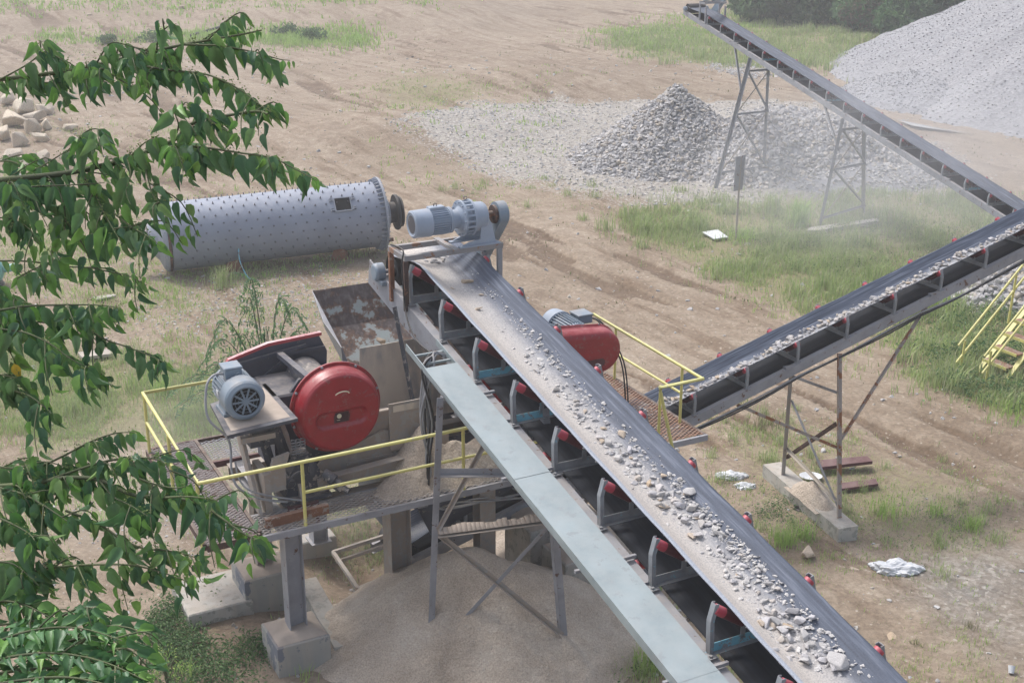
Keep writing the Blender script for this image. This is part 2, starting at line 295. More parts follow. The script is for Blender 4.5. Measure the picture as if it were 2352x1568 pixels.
# ------------------------------------------------------------------ mesh building
COL = S.collection
class MB:
    def __init__(s): s.v = []; s.f = []; s.mi = []; s.sm = []; s.uv = {}
    def add(s, vs, fs, m=0, sm=False):
        o = len(s.v); s.v += [tuple(map(float, p)) for p in vs]
        for f in fs: s.f.append([i+o for i in f]); s.mi.append(m); s.sm.append(sm)
        return s
    def box(s, x0, x1, y0, y1, z0, z1, m=0, bev=0):
        if bev and min(x1-x0, y1-y0, z1-z0) > 2.5*bev:
            b_ = bev; vs = []; 
            for z, k in ((z0, b_), (z0+b_, 0), (z1-b_, 0), (z1, b_)):
                vs += [(x0+k+(b_ if not k else 0)*0, y0+k, z), (x1-k, y0+k, z), (x1-k, y1-k, z), (x0+k, y1-k, z)]
            fs = [[3, 2, 1, 0], [12, 13, 14, 15]]
            for r in range(3):
                for i in range(4): fs.append([r*4+i, r*4+(i+1) % 4, r*4+4+(i+1) % 4, r*4+4+i])
            return s.add(vs, fs, m)
        return s.add([(x0, y0, z0), (x1, y0, z0), (x1, y1, z0), (x0, y1, z0), (x0, y0, z1), (x1, y0, z1), (x1, y1, z1), (x0, y1, z1)],
              [[3, 2, 1, 0], [4, 5, 6, 7], [0, 1, 5, 4], [1, 2, 6, 5], [2, 3, 7, 6], [3, 0, 4, 7]], m)
    def bar(s, p, q, w_, h, up=(0, 0, 1), m=0):
        p = Vector(p); q = Vector(q); d = (q-p).normalized(); u = Vector(up)
        if abs(d.dot(u)) > .98: u = Vector((0, 1, 0))
        x = d.cross(u).normalized(); u = x.cross(d).normalized(); x = x*w_/2; u = u*h/2
        return s.add([p-x-u, p+x-u, p+x+u, p-x+u, q-x-u, q+x-u, q+x+u, q-x+u],
              [[3, 2, 1, 0], [4, 5, 6, 7], [0, 1, 5, 4], [1, 2, 6, 5], [2, 3, 7, 6], [3, 0, 4, 7]], m)
    def angle(s, p, q, w_, t_=.008, up=(0, 0, 1), m=0, flip=1):
        """rolled steel angle: two thin legs"""
        p = Vector(p); q = Vector(q); d = (q-p).normalized(); u = Vector(up)
        if abs(d.dot(u)) > .98: u = Vector((0, 1, 0))
        x = d.cross(u).normalized()*flip; u = x.cross(d).normalized()*flip
        s.bar(p+x*w_/2, q+x*w_/2, w_, t_, u, m); s.bar(p+u*(w_/2+t_/2+.001), q+u*(w_/2+t_/2+.001), t_, w_, u, m); return s
    def ibeam(s, p, q, w_, h, t_=.012, up=(0, 1, 0), m=0):
        p = Vector(p); q = Vector(q); d = (q-p).normalized(); u = Vector(up); x = d.cross(u).normalized(); u = x.cross(d)
        s.bar(p+u*(h/2-t_/2), q+u*(h/2-t_/2), w_, t_, u, m); s.bar(p-u*(h/2-t_/2), q-u*(h/2-t_/2), w_, t_, u, m)
        s.bar(p, q, t_, h-2*t_, u, m); return s
    def tube(s, pts, r, n=8, m=0, caps=True, sm=True, taper=None):
        P = [Vector(p) for p in pts]; vs = []; fs = []
        pu = None
        for i, p in enumerate(P):
            d = (P[min(i+1, len(P)-1)]-P[max(i-1, 0)]).normalized()
            u = pu if pu is not None else (Vector((0, 0, 1)) if abs(d.z) < .9 else Vector((1, 0, 0)))
            x = d.cross(u).normalized(); u = x.cross(d).normalized(); pu = u
            rr = r if taper is None else r*(1+(taper-1)*i/(len(P)-1))
            for k in range(n):
                a = 2*math.pi*k/n; vs.append(p+x*math.cos(a)*rr+u*math.sin(a)*rr)
        for i in range(len(P)-1):
            for k in range(n): fs.append([i*n+k, i*n+(k+1) % n, (i+1)*n+(k+1) % n, (i+1)*n+k])
        s.add(vs, fs, m, sm)
        if caps: s.add(vs[:n], [list(range(n))[::-1]], m); s.add(vs[-n:], [list(range(n))], m)
        return s
    def lathe(s, c, ax, prof, n=32, m=0, sm=True, ref=(0, 0, 1), c0=True, c1=True):
        """prof: [(t along axis, radius)...]"""
        c = Vector(c); d = Vector(ax).normalized(); u = Vector(ref)
        if abs(d.dot(u)) > .98: u = Vector((1, 0, 0))
        x = d.cross(u).normalized(); u = x.cross(d); vs = []; fs = []
        for t_, r in prof:
            for k in range(n):
                a = 2*math.pi*k/n; vs.append(c+d*t_+x*math.cos(a)*r+u*math.sin(a)*r)
        # sharp creases: duplicate rings by separate strips
        for i in range(len(prof)-1):
            base_ = vs[i*n:(i+2)*n]
            s.add(base_, [[k, (k+1) % n, n+(k+1) % n, n+k] for k in range(n)], m, sm)
        if c0 and prof[0][1] > 1e-4: s.add(vs[:n], [list(range(n))[::-1]], m)
        if c1 and prof[-1][1] > 1e-4: s.add(vs[-n:], [list(range(n))], m)
        return s
    def prism(s, poly, fn, d0, d1, m=0):
        """poly 2d list, fn(u,v,w) -> point, extruded from w=d0 to d1"""
        n = len(poly); vs = [fn(u, v, d0) for u, v in poly]+[fn(u, v, d1) for u, v in poly]
        return s.add(vs, [list(range(n))[::-1], list(range(n, 2*n))]+[[i, (i+1) % n, n+(i+1) % n, n+i] for i in range(n)], m)
    def build(s, name, mats, root=None, parent=None, off=None, recalc=True):
        o = Vector(off) if off is not None else (Vector(root['_o']) if root is not None and '_o' in root else Vector((0, 0, 0)))
        me = bpy.data.meshes.new(name)
        me.from_pydata([(p[0]-o.x, p[1]-o.y, p[2]-o.z) for p in s.v], [], s.f)
        mats = [mats] if isinstance(mats, str) else mats
        for k in mats: me.materials.append(MATS[k])
        me.polygons.foreach_set('material_index', s.mi); me.polygons.foreach_set('use_smooth', s.sm)
        me.update()
        if recalc:
            import bmesh
            bm = bmesh.new(); bm.from_mesh(me); bmesh.ops.recalc_face_normals(bm, faces=bm.faces); bm.to_mesh(me); bm.free()
        ob = bpy.data.objects.new(name, me); COL.objects.link(ob)
        p = parent or root
        if p is not None: ob.parent = p
        return ob
def tag(o, label=None, cat=None, group=None, kind=None):
    if label: o['label'] = label
    if cat: o['category'] = cat
    if group: o['group'] = group
    if kind: o['kind'] = kind
    return o
ROOTS = []
def thing(name, label, cat, loc=(0, 0, 0), frame='P', group=None, yaw=None):
    """Empty at the thing's base; parts are given in the same frame as loc"""
    o = bpy.data.objects.new(name, None); COL.objects.link(o); o.empty_display_size = .2
    o['_o'] = tuple(map(float, loc))
    if frame == 'P': x, y = P2W(loc[0], loc[1]); o.location = (x, y, loc[2]); o.rotation_euler = (0, 0, TH)
    elif frame == 'W': o.location = loc
    else: o.location = frame; o['_o'] = (0., 0., 0.); o.rotation_euler = (0, 0, yaw)
    tag(o, label, cat, group); ROOTS.append(o); return o
def single(mb, name, mats, loc, label, cat, frame='P', group=None, kind=None):
    ob = mb.build(name, mats, off=loc)
    if frame == 'P': x, y = P2W(loc[0], loc[1]); ob.location = (x, y, loc[2]); ob.rotation_euler = (0, 0, TH)
    else: ob.location = loc
    return tag(ob, label, cat, group, kind)
def np_mesh(name, V, Fc, mats, mi=None, smooth=False):
    me = bpy.data.meshes.new(name); V = np.asarray(V, np.float32); Fc = np.asarray(Fc, np.int32)
    me.vertices.add(len(V)); me.vertices.foreach_set('co', V.ravel())
    k = Fc.shape[1]; me.loops.add(Fc.size); me.loops.foreach_set('vertex_index', Fc.ravel())
    me.polygons.add(len(Fc)); me.polygons.foreach_set('loop_start', np.arange(0, Fc.size, k, dtype=np.int32))
    me.polygons.foreach_set('use_smooth', np.full(len(Fc), smooth))
    if mi is not None: me.polygons.foreach_set('material_index', np.asarray(mi, np.int32))
    for m_ in ([mats] if isinstance(mats, str) else mats): me.materials.append(MATS[m_])
    me.update(calc_edges=True); me.validate()
    ob = bpy.data.objects.new(name, me); COL.objects.link(ob); return ob
rng = np.random.default_rng(11)
# ------------------------------------------------------------------ ground
def inpoly(x, y, poly):
    r = np.zeros(x.shape, bool); n = len(poly)
    for i in range(n):
        x0, y0 = poly[i]; x1, y1 = poly[(i+1) % n]
        c = ((y0 > y) != (y1 > y)) & (x < (x1-x0)*(y-y0)/(y1-y0+1e-9)+x0); r ^= c
    return r
def gpoly(pts): return [gp(*p)[:2] for p in pts]
GRASS = [([(1440, 470), (1600, 450), (1800, 470), (1950, 440), (2100, 430), (2352, 470), (2420, 950), (2350, 990), (2200, 900), (2060, 850), (2080, 770), (1930, 730), (1780, 690), (1640, 640), (1560, 590), (1450, 540)], 1.0),
  ([(1390, 95), (1500, 70), (1640, 75), (1700, 20), (2060, 55), (2090, 110), (1950, 150), (1800, 165), (1640, 150), (1480, 135)], .95),
  ([(820, 190), (950, 165), (1080, 190), (1240, 185), (1200, 230), (1000, 250), (860, 240)], .62),
  ([(180, 40), (420, 42), (800, 35), (820, 48), (600, 62), (300, 62)], .9),
  ([(60, 60), (330, 60), (300, 130), (130, 140)], .35),
  ([(-60, 800), (180, 800), (420, 830), (520, 880), (640, 960), (560, 1040), (380, 1020), (200, 1010), (-60, 1020)], .85),
  ([(400, 600), (620, 600), (740, 650), (740, 830), (480, 830), (300, 820), (260, 740)], .33),
  ([(560, 1000), (930, 1100), (930, 1260), (700, 1260), (560, 1150)], .7),
  ([(1600, 1000), (1820, 960), (2000, 1060), (2330, 1150), (2400, 1300), (2150, 1290), (1960, 1260), (1780, 1260), (1660, 1100)], .55),
  ([(1560, 990), (1800, 1000), (1760, 1070), (1620, 1050)], .25),
  ([(1850, 1300), (2150, 1330), (2352, 1420), (2352, 1600), (2100, 1600)], .22),
  ([(330, 1400), (560, 1330), (640, 1480), (660, 1600), (300, 1600)], .45),
  ([(1370, 1390), (1500, 1350), (1700, 1600), (1420, 1600)], .8),
  ([(930, 420), (1250, 400), (1400, 470), (1420, 520), (1180, 490)], .35),
  ([(430, 590), (880, 560), (900, 600), (620, 650), (430, 660)], .6),
  ([(-50, 400), (190, 420), (230, 580), (-50, 620)], .6), ([(0, 215), (130, 230), (180, 330), (0, 330)], .5)]
GRAVEL = [([(880, 290), (1050, 245), (1250, 232), (1400, 228), (1900, 235), (2080, 300), (2230, 370), (2200, 430), (1900, 455), (1780, 480), (1560, 480), (1380, 450), (1150, 400), (1010, 330)], .95),
  ([(1620, 145), (1800, 150), (1760, 182), (1650, 170)], 1.), ([(420, 650), (800, 620), (860, 640), (740, 740), (480, 780), (260, 740)], .42),
  ([(2130, 640), (2400, 560), (2400, 740), (2240, 740)], .9), ([(1280, 1320), (1420, 1330), (1500, 1450), (1430, 1470), (1290, 1400)], .5), ([(100, 1150), (560, 1180), (520, 1290), (120, 1270)], .35)]
MUD = [([(700, 290), (880, 300), (900, 340), (740, 335)], .8), ([(930, 100), (1060, 90), (1130, 130), (1000, 150)], .5), ([(1250, 150), (1500, 135), (1560, 165), (1350, 175)], .6),
  ([(-50, 90), (60, 100), (80, 130), (-50, 140)], .8), ([(2080, 960), (2300, 970), (2352, 1030), (2250, 1060), (2100, 1030)], .8), ([(1600, 900), (1800, 890), (1880, 960), (1640, 960)], .45),
  ([(1160, 640), (1250, 640), (1400, 720), (1330, 740), (1220, 700)], .55), ([(1180, 200), (1560, 215), (1560, 232), (1200, 228)], .5), ([(1040, 0), (1352, 5), (1352, 18), (1080, 20)], .6)]
SILT = [([(2080, 1290), (2200, 1260), (2352, 1270), (2420, 1430), (2300, 1440), (2140, 1380)], .9)]
SAND = [([(560, 1440), (700, 1400), (860, 1340), (1000, 1300), (1400, 1380), (1480, 1600), (560, 1600)], .9), ([(1600, 1080), (1800, 1060), (1960, 1130), (1800, 1220)], .5)]
def ground():
    ys = [9.]
    while ys[-1] < 150: ys.append(ys[-1]+.09+max(0, ys[-1]-16)*.0075)
    ys = np.array(ys); us = np.linspace(-1, 1, 520)
    hw = 6+ys*.56
    X = us[None, :]*hw[:, None]+2; Y = np.repeat(ys[:, None], len(us), 1)
    Z = hgt(X, Y); nr, nc = X.shape
    idx = np.arange(nr*nc).reshape(nr, nc)
    Fc = np.stack([idx[:-1, :-1], idx[:-1, 1:], idx[1:, 1:], idx[1:, :-1]], -1).reshape(-1, 4)
    V = np.stack([X, Y, Z], -1).reshape(-1, 3)
    # carry the sheet to the horizon and behind the camera
    x0, x1 = V[:, 0].min(), V[:, 0].max(); n0 = len(V)
    ring_in = np.concatenate([idx[0, :], idx[1:, -1], idx[-1, -2::-1], idx[-2:0:-1, 0]])
    c = V[ring_in][:, :2]; d = c-np.array([2, 40.]); far = np.array([2, 40.])+d/np.linalg.norm(d, axis=1)[:, None]*900
    VF = np.concatenate([far, np.full((len(far), 1), -1.)], 1); V = np.concatenate([V, VF]); k = len(ring_in)
    j = np.arange(k); F2 = np.stack([ring_in[j], n0+j, n0+(j+1) % k, ring_in[(j+1) % k]], -1)
    Fc = np.concatenate([Fc, F2])
    ob = np_mesh('ground', V, Fc, 'ground', smooth=True); tag(ob, 'bare beige earth of the yard with ruts, gravel and grass patches', None, kind='structure')
    x = V[:, 0]; y = V[:, 1]; wx = x+fbm(x*.5, y*.5, 41)*1.6; wy = y+fbm(x*.5, y*.5, 47)*2.2*(.6+y/50)
    def m(L):
        r = np.zeros(len(x))
        for p, k in L:
            pp = gpoly(p); acc = 0
            K_ = [(0, 0)]+[(math.cos(i*1.047)*q_, 1.5*math.sin(i*1.047)*q_) for q_ in (.7, 1.5) for i in range(6)]
            for dx, dy in K_:
                acc = acc+inpoly(wx+dx*(.3+y/50), wy+dy*(.3+y/50), pp)
            r = np.maximum(r, acc/13*k)
        return r
    mg = m(GRASS)
    for nm, ch in (('mask', (mg, m(GRAVEL), m(MUD))), ('mask2', (m(SILT), m(SAND), rutn(x, y)))):
        ca = ob.data.color_attributes.new(nm, 'FLOAT_COLOR', 'POINT')
        arr = np.ones((len(x), 4), np.float32)
        for i, c_ in enumerate(ch): arr[:, i] = c_
        ca.data.foreach_set('color', arr.ravel())
ground()
# ------------------------------------------------------------------ stones and heaps
def ico(sub=0):
    import bmesh
    bm = bmesh.new(); bmesh.ops.create_icosphere(bm, subdivisions=sub+1, radius=1); v = np.array([p.co[:] for p in bm.verts]); f = np.array([[q.index for q in p.verts] for p in bm.faces]); bm.free(); return v, f
ICO0 = ico(0); ICO1 = ico(1)
def hull_rock(rg):
    import bmesh
    n = int(rg.integers(10, 15)); P_ = rg.normal(size=(n, 3)); P_ /= np.linalg.norm(P_, axis=1)[:, None]; P_ *= rg.uniform(.75, 1.05, (n, 1)); P_ *= np.array([1., rg.uniform(.6, .95), rg.uniform(.5, .85)])
    bm = bmesh.new()
    for p in P_: bm.verts.new(p)
    r = bmesh.ops.convex_hull(bm, input=bm.verts); bmesh.ops.delete(bm, geom=[v for v in bm.verts if not v.link_faces], context='VERTS')
    bmesh.ops.bevel(bm, geom=list(bm.edges), offset=.05, segments=1, affect='EDGES', profile=.5)
    bmesh.ops.recalc_face_normals(bm, faces=bm.faces)
    v = [tuple(q.co) for q in bm.verts]; bm.verts.index_update(); f = [[q.index for q in g_.verts] for g_ in bm.faces]; bm.free(); return v, f
def rock_shape(rg, sub=1):
    v, f = (ICO1 if sub else ICO0); v = v.copy()
    for k in range(rg.integers(5, 9)):                    # chop flat facets
        n = rg.normal(size=3); n /= np.linalg.norm(n); d = rg.uniform(.45, .85); q = v@n; v -= np.maximum(q-d, 0)[:, None]*n
    v += rg.normal(size=v.shape)*(.16 if not sub else .04); v *= rg.uniform(.6, 1.25, 3)
    return v, f
def scatter_stones(name, pts, sizes, mat, sub=0, flat=.8, variants=12, label='', kind='stuff'):
    sh = [rock_shape(rng, sub) for _ in range(variants)]; Vs = []; Fs = []; o = 0; pts = np.asarray(pts); n = len(pts)
    nv = len(sh[0][0]); var = rng.integers(0, variants, n); ang = rng.uniform(0, 6.28, n)
    base_ = np.array([s_[0] for s_ in sh])[var]*np.asarray(sizes)[:, None, None]; base_[:, :, 2] *= flat
    tl = rng.normal(size=(n, 1))*.4; yy = base_[:, :, 1]*np.cos(tl)-base_[:, :, 2]*np.sin(tl); zz = base_[:, :, 1]*np.sin(tl)+base_[:, :, 2]*np.cos(tl)
    c, s_ = np.cos(ang)[:, None], np.sin(ang)[:, None]
    V = np.stack([base_[:, :, 0]*c-yy*s_, base_[:, :, 0]*s_+yy*c, zz], -1)+pts[:, None, :]
    Fc = (sh[0][1][None]+(np.arange(n)*nv)[:, None, None]).reshape(-1, 3)
    ob = np_mesh(name, V.reshape(-1, 3), Fc, mat); tag(ob, label, None, kind=kind); return ob
def pts_in(poly, n):
    pp = gpoly(poly); xs = [p[0] for p in pp]; ys = [p[1] for p in pp]; out = np.zeros((0, 2))
    while len(out) < n:
        q = np.stack([rng.uniform(min(xs), max(xs), n*3), rng.uniform(min(ys), max(ys), n*3)], -1)
        wq = q[:, 0]+fbm(q[:, 0]*.5, q[:, 1]*.5, 41)*1.6; wr = q[:, 1]+fbm(q[:, 0]*.5, q[:, 1]*.5, 47)*2.2*(.6+q[:, 1]/50)
        out = np.concatenate([out, q[inpoly(wq, wr, pp)]])
    return out[:n]+rng.normal(size=(n, 2))*np.array([.8, 1.2])*(.2+out[:n, 1:2]/50)*(rng.uniform(0, 1, (n, 1))**3)
def onground(q, dz=0): return np.column_stack([q, hgt(q[:, 0], q[:, 1])+dz])
a_ = []; s_ = []
for poly, n, s0 in ((GRAVEL[0][0], 6500, .085), (GRAVEL[1][0], 700, .13), (GRAVEL[2][0], 900, .05), (GRAVEL[4][0], 60, .07), (GRAVEL[5][0], 260, .035)):
    q = pts_in(poly, n); a_.append(onground(q)); s_.append(s0*rng.uniform(.35, 1.1, n)**1.3)
n = 9000; yy = 15+rng.uniform(0, 1, n)**1.3*75; q = np.stack([rng.uniform(-1, 1, n)*(2+yy*.42), yy], -1); kp = vn(q[:, 0]*.6, q[:, 1]*.6, 71)+.4*vn(q[:, 0]*2, q[:, 1]*2, 72) > rng.uniform(.3, 1.2, n); q = q[kp]; a_.append(onground(q)); s_.append((.014+.07*rng.uniform(0, 1, len(q))**4)*(.6+q[:, 1]/60))
scatter_stones('loose_gravel', np.concatenate(a_), np.concatenate(s_), 'stone_grey', label='pale crushed stone strewn over the yard around the heaps')
def heap(name, cx, cy, rx, ry, h, mat, seed, label, cat='heap', pw=1.0, rough=.06, n=90, z0=-1.3, stones=None, ridge=None, rot=0, grp=None, rnd=.10, sm=True, ang=0):
    """a tipped heap: cone at its angle of repose with a rounded tip and lumpy flanks"""
    t_ = thing(name, label, cat, (cx, cy, float(hgt(cx, cy))), 'W', grp)
    r = np.linspace(0, 1.12, n); A = np.linspace(0, 2*math.pi, n*2, endpoint=False); RR, AA = np.meshgrid(r, A, indexing='ij')
    ca, sa = math.cos(ang), math.sin(ang); lx = RR*np.cos(AA)*rx; ly = RR*np.sin(AA)*ry
    X = cx+lx*ca-ly*sa; Y = cy+lx*sa+ly*ca
    wob = 1+.16*fbm(np.cos(AA)*2+seed, np.sin(AA)*2, seed)*2
    q = (np.sqrt((RR*wob)**2+rnd**2)-rnd)/(math.sqrt(1+rnd**2)-rnd)
    z = h*(1-np.clip(q, 0, 2)**pw)
    if ridge: z = z+h*ridge*fbm(X*.8/rx*3, Y*.8/ry*3, seed+5)
    z = z+fbm(X*1.3, Y*1.3, seed+9)*rough*h
    Z = np.maximum(z, -.6*h*(RR > 1))+hgt(X, Y)*np.clip(RR, 0, 1)+(1-np.clip(RR, 0, 1))*float(hgt(cx, cy))
    nr, nc = X.shape; idx = np.arange(nr*nc).reshape(nr, nc); nx = np.roll(idx, -1, 1)
    Fc = np.stack([idx[:-1], idx[1:], nx[1:], nx[:-1]], -1).reshape(-1, 4)
    o = t_.location; ob = np_mesh('mound', np.stack([X-o.x, Y-o.y, Z-o.z], -1).reshape(-1, 3), Fc, mat, smooth=sm); ob.parent = t_
    if stones:
        cnt, s0, smat, sub = stones; u = np.sqrt(rng.uniform(0, 1, cnt))*1.1; aa = rng.uniform(0, 2*math.pi, cnt)
        ri = np.clip((u/1.12*(n-1)).astype(int), 0, n-1); ci = (aa/(2*math.pi)*n*2).astype(int) % (n*2)
        P_ = np.stack([X[ri, ci], Y[ri, ci], Z[ri, ci]], -1)+rng.normal(size=(cnt, 3))*[.05, .05, 0]-np.array([o.x, o.y, o.z])
        so_ = scatter_stones('stones', P_, s0*rng.uniform(.45, 1.15, cnt), smat, sub, label=None); so_.parent = t_
    return t_
g = gp(1550, 372); heap('crushed_stone_heap', g[0]+.05, g[1]+.5, 4.5, 4.0, 3.2, 'gravel_bed', 3, 'steep pointed heap of crushed grey stone left of the tall trestle', stones=(9500, .125, 'stone_grey', 0), rnd=.05, pw=.85)
g = gp(1810, 385); heap('crushed_stone_heap', g[0], g[1]+1.2, 5.6, 4.8, 2.35, 'gravel_bed', 5, 'broad low heap of crushed stone behind the tall trestle legs', stones=(11000, .13, 'stone_grey', 0), rnd=.45, ridge=.2)
g = gp(1960, 420); heap('crushed_stone_heap', g[0], g[1]+1.0, 4.0, 2.6, .7, 'gravel_bed', 15, 'shallow spread of crushed stone under the far conveyor', stones=(2200, .10, 'stone_grey', 0), rnd=.4, ridge=.2)
heap('gravel_stockpile', 46.8, 75., 27, 26., 12.8, 'gravel_bed', 7, 'huge pale grey gravel stockpile filling the right background', n=150, stones=(70000, .045, 'stone_fine', 0), rough=.03, rnd=.12)
heap('gravel_heap', 24.5, 73., 6.5, 6.5, 1.5, 'gravel_bed', 17, 'low gravel apron at the foot of the huge stockpile', stones=(6000, .06, 'stone_fine', 0), rough=.12, rnd=.5)
g = gp(2310, 690); heap('crushed_stone_heap', g[0]+.4, g[1]+.3, 2.4, 2.1, 1.1, 'gravel_bed', 9, 'small heap of grey stones beyond the yellow stairs', stones=(1700, .13, 'stone_grey', 1), rnd=.4)
# ------------------------------------------------------------------ conveyors
def frameC(o, yaw): return o, yaw
def conveyor(label, name, loc, yaw, slope, Sp, Wd, i0, i1, y_head, y_tail, beltmat, head=True, skirt=.14, foot=.45, sunk=.0, blues=(), tail=False, seg=None, bsh=0.):
    """local frame: x across, y along the run (towards larger idler numbers), z up; idler tips are at z = slope*y"""
    t_ = thing(name, label, 'conveyor', frame=loc, yaw=yaw)
    hy = y_head; zf = lambda y: slope*y
    sgn = 1 if y_tail > y_head else -1
    # carrying belt, troughed
    prof = [(x_, z_+(.020 if Wd > 1 else .034)) for x_, z_ in [(.412, -.022), (.39, -.037), (.30, -.100), (.22, -.156), (.17, -.184), (.08, -.2), (0, -.203), (-.08, -.2), (-.17, -.184), (-.22, -.156), (-.30, -.100), (-.39, -.037), (-.412, -.022)]]
    L = [0]
    for k in range(1, len(prof)): L.append(L[-1]+math.dist(prof[k], prof[k-1]))
    ybeg = i0*Sp; n = int(abs(y_tail-y_head)/(Sp/6)); V = []; U = []
    for j in range(n+1):
        y = y_head+(y_tail-y_head)*j/n
        fl = min(1, max(0, (y-y_head)*sgn/(abs(ybeg-y_head)+1e-6))); fl = fl*fl*(3-2*fl)
        ft = 1.
        if tail: ft = min(1, max(0, (y_tail-y)*sgn/1.2)); fl = min(fl, ft)
        sag = .004*Wd*(1-math.cos(2*math.pi*y/Sp))*fl
        for k, (x, z) in enumerate(prof):
            xf = (.5-L[k]/L[-1])*.98; zf_ = -.16
            V.append(((x*fl+xf*(1-fl)+bsh*fl)*Wd, y, zf(y)+(z*fl+zf_*(1-fl))*Wd-sag)); U.append((1-L[k]/L[-1], y))
    m_ = len(prof); Fc = [[j*m_+k, j*m_+k+1, (j+1)*m_+k+1, (j+1)*m_+k] for j in range(n) for k in range(m_-1)]
    def beltmesh(nm, V, U, Fc, mat, th):
        nV = len(V); top = V; bot = [(x, y, z-th) for x, y, z in V]
        allf = [list(f) for f in Fc]+[[i+nV for i in f[::-1]] for f in Fc]
        cnt = {}
        for f in Fc:
            for q in range(4):
                e = (f[q], f[(q+1) % 4]); cnt[tuple(sorted(e))] = cnt.get(tuple(sorted(e)), [])+[e]
        for e in cnt.values():
            if len(e) == 1: a0, b0 = e[0]; allf.append([b0, a0, a0+nV, b0+nV])
        mb = MB(); mb.add(top+bot, allf, 0, True); ob = mb.build(nm, mat, t_)
        uv = ob.data.uv_layers.new(name='UVMap'); UU = U+U
        for l in ob.data.loops: uv.data[l.index].uv = UU[l.vertex_index]
        return ob
    beltmesh('belt', V, U, Fc, beltmat, .012)
    rz = -.5*Wd
    V = []; U = []
    for j in range(n+1):
        y = y_head+(y_tail-y_head)*j/n
        for k, x in enumerate((.40, .2, 0, -.2, -.40)): V.append((x*Wd, y, zf(y)+rz-.02*Wd*(1-(x/.4)**2))); U.append((x+.5, y))
    Fc = [[j*5+k, j*5+k+1, (j+1)*5+k+1, (j+1)*5+k] for j in range(n) for k in range(4)]
    beltmesh('return_belt', V, U, Fc, 'belt_return', .012)
    # stringers: channels, each side a part
    for sx in (1, -1):
        mb = MB(); xo = sx*foot_x*Wd if False else sx*.53*Wd
        ya, yb = y_head-sgn*.25, y_tail; zt = -foot*Wd
        fw = .085*Wd+.03
        mb.bar((xo, ya, zf(ya)+zt-.006), (xo, yb, zf(yb)+zt-.006), fw, .012)
        mb.bar((xo+sx*fw*.5-sx*.005, ya, zf(ya)+zt-.012-skirt/2), (xo+sx*fw*.5-sx*.005, yb, zf(yb)+zt-.012-skirt/2), .010, skirt)
        mb.bar((xo, ya, zf(ya)+zt-skirt-.018), (xo, yb, zf(yb)+zt-skirt-.018), fw, .012)
        y = ya+sgn*1.1
        while (yb-y)*sgn > 0:                              # splice plates
            mb.box(xo-fw*.45, xo+fw*.45+.0, y-.09, y+.09, zf(y)+zt-.02, zf(y)+zt+.022); y += sgn*Sp*3.02
        mb.build('stringer', 'steel_grey' if name != 'x' else '', t_)
    # idlers
    def idler(i):
        y = i*Sp; z0 = zf(y); mb = MB(); W_ = Wd; bl = i in blues
        ax = .05*W_
        mb.bar((-.53*W_, y, z0-.40*W_), (.53*W_, y, z0-.40*W_), .008, .075*W_+.01, m=1 if bl else 0)
        mb.bar((-.53*W_, y+.03, z0-.437*W_-.006), (.53*W_, y+.03, z0-.437*W_-.006), .06, .008)
        for s2 in (1, -1):
            # wing bracket: bent channel, foot plate with bolts
            p0 = (s2*.535*W_, y, z0-foot*W_+.012); p1 = (s2*.545*W_, y, z0-.13*W_); p2 = (s2*.505*W_, y, z0+.025*W_)
            for a0, b0 in ((p0, p1), (p1, p2)):
                mb.bar(a0, b0, .010, .075*W_, (0, 1, 0), 0) if False else None
                d = Vector(b0)-Vector(a0)
                mb.bar(a0, b0, .058*W_, .010, (s2, 0, 0), 0)
                mb.bar((a0[0]-s2*.02*W_, a0[1]-.029*W_, a0[2]), (b0[0]-s2*.02*W_, b0[1]-.029*W_, b0[2]), .008,   .030*W_, (s2, 0, 0), 0)
                mb.bar((a0[0]-s2*.02*W_, a0[1]+.029*W_, a0[2]), (b0[0]-s2*.02*W_, b0[1]+.029*W_, b0[2]), .008,   .030*W_, (s2, 0, 0), 0)
            mb.box(min(s2*.49, s2*.575)*W_, max(s2*.49, s2*.575)*W_, y-.06*W_, y+.09*W_, z0-foot*W_+.002, z0-foot*W_+.012)
            mb.lathe((s2*.55*W_, y+.06*W_, z0-foot*W_+.012), (0, 0, 1), [(0, .016*W_), (.018*W_, .016*W_)], 6)
            # inner post
            mb.bar((s2*.185*W_, y, z0-.40*W_), (s2*.185*W_, y, z0-.25*W_), .05*W_, .008, (0, 1, 0))
        ob = mb.build('idler', ['idler_grey', 'idler_blue'], t_)
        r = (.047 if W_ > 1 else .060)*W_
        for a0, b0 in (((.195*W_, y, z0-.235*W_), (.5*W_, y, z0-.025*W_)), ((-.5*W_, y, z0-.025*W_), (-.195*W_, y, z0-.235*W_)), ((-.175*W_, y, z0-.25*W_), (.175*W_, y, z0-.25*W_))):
            d = (Vector(b0)-Vector(a0)); Ln = d.length
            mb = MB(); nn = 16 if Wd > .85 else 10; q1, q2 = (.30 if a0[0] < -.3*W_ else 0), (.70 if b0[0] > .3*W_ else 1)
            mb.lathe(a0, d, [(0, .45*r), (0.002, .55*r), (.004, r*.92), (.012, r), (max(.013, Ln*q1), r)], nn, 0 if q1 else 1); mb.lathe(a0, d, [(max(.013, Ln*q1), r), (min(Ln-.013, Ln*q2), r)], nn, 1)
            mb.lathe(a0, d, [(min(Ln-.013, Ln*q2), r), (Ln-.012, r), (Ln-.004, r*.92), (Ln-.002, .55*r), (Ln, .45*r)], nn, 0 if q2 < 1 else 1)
            mb.build('roller', ['red_roller', 'roller_shaded'], t_, parent=ob)
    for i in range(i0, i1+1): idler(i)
    # return rollers under the frame
    i = i0+1
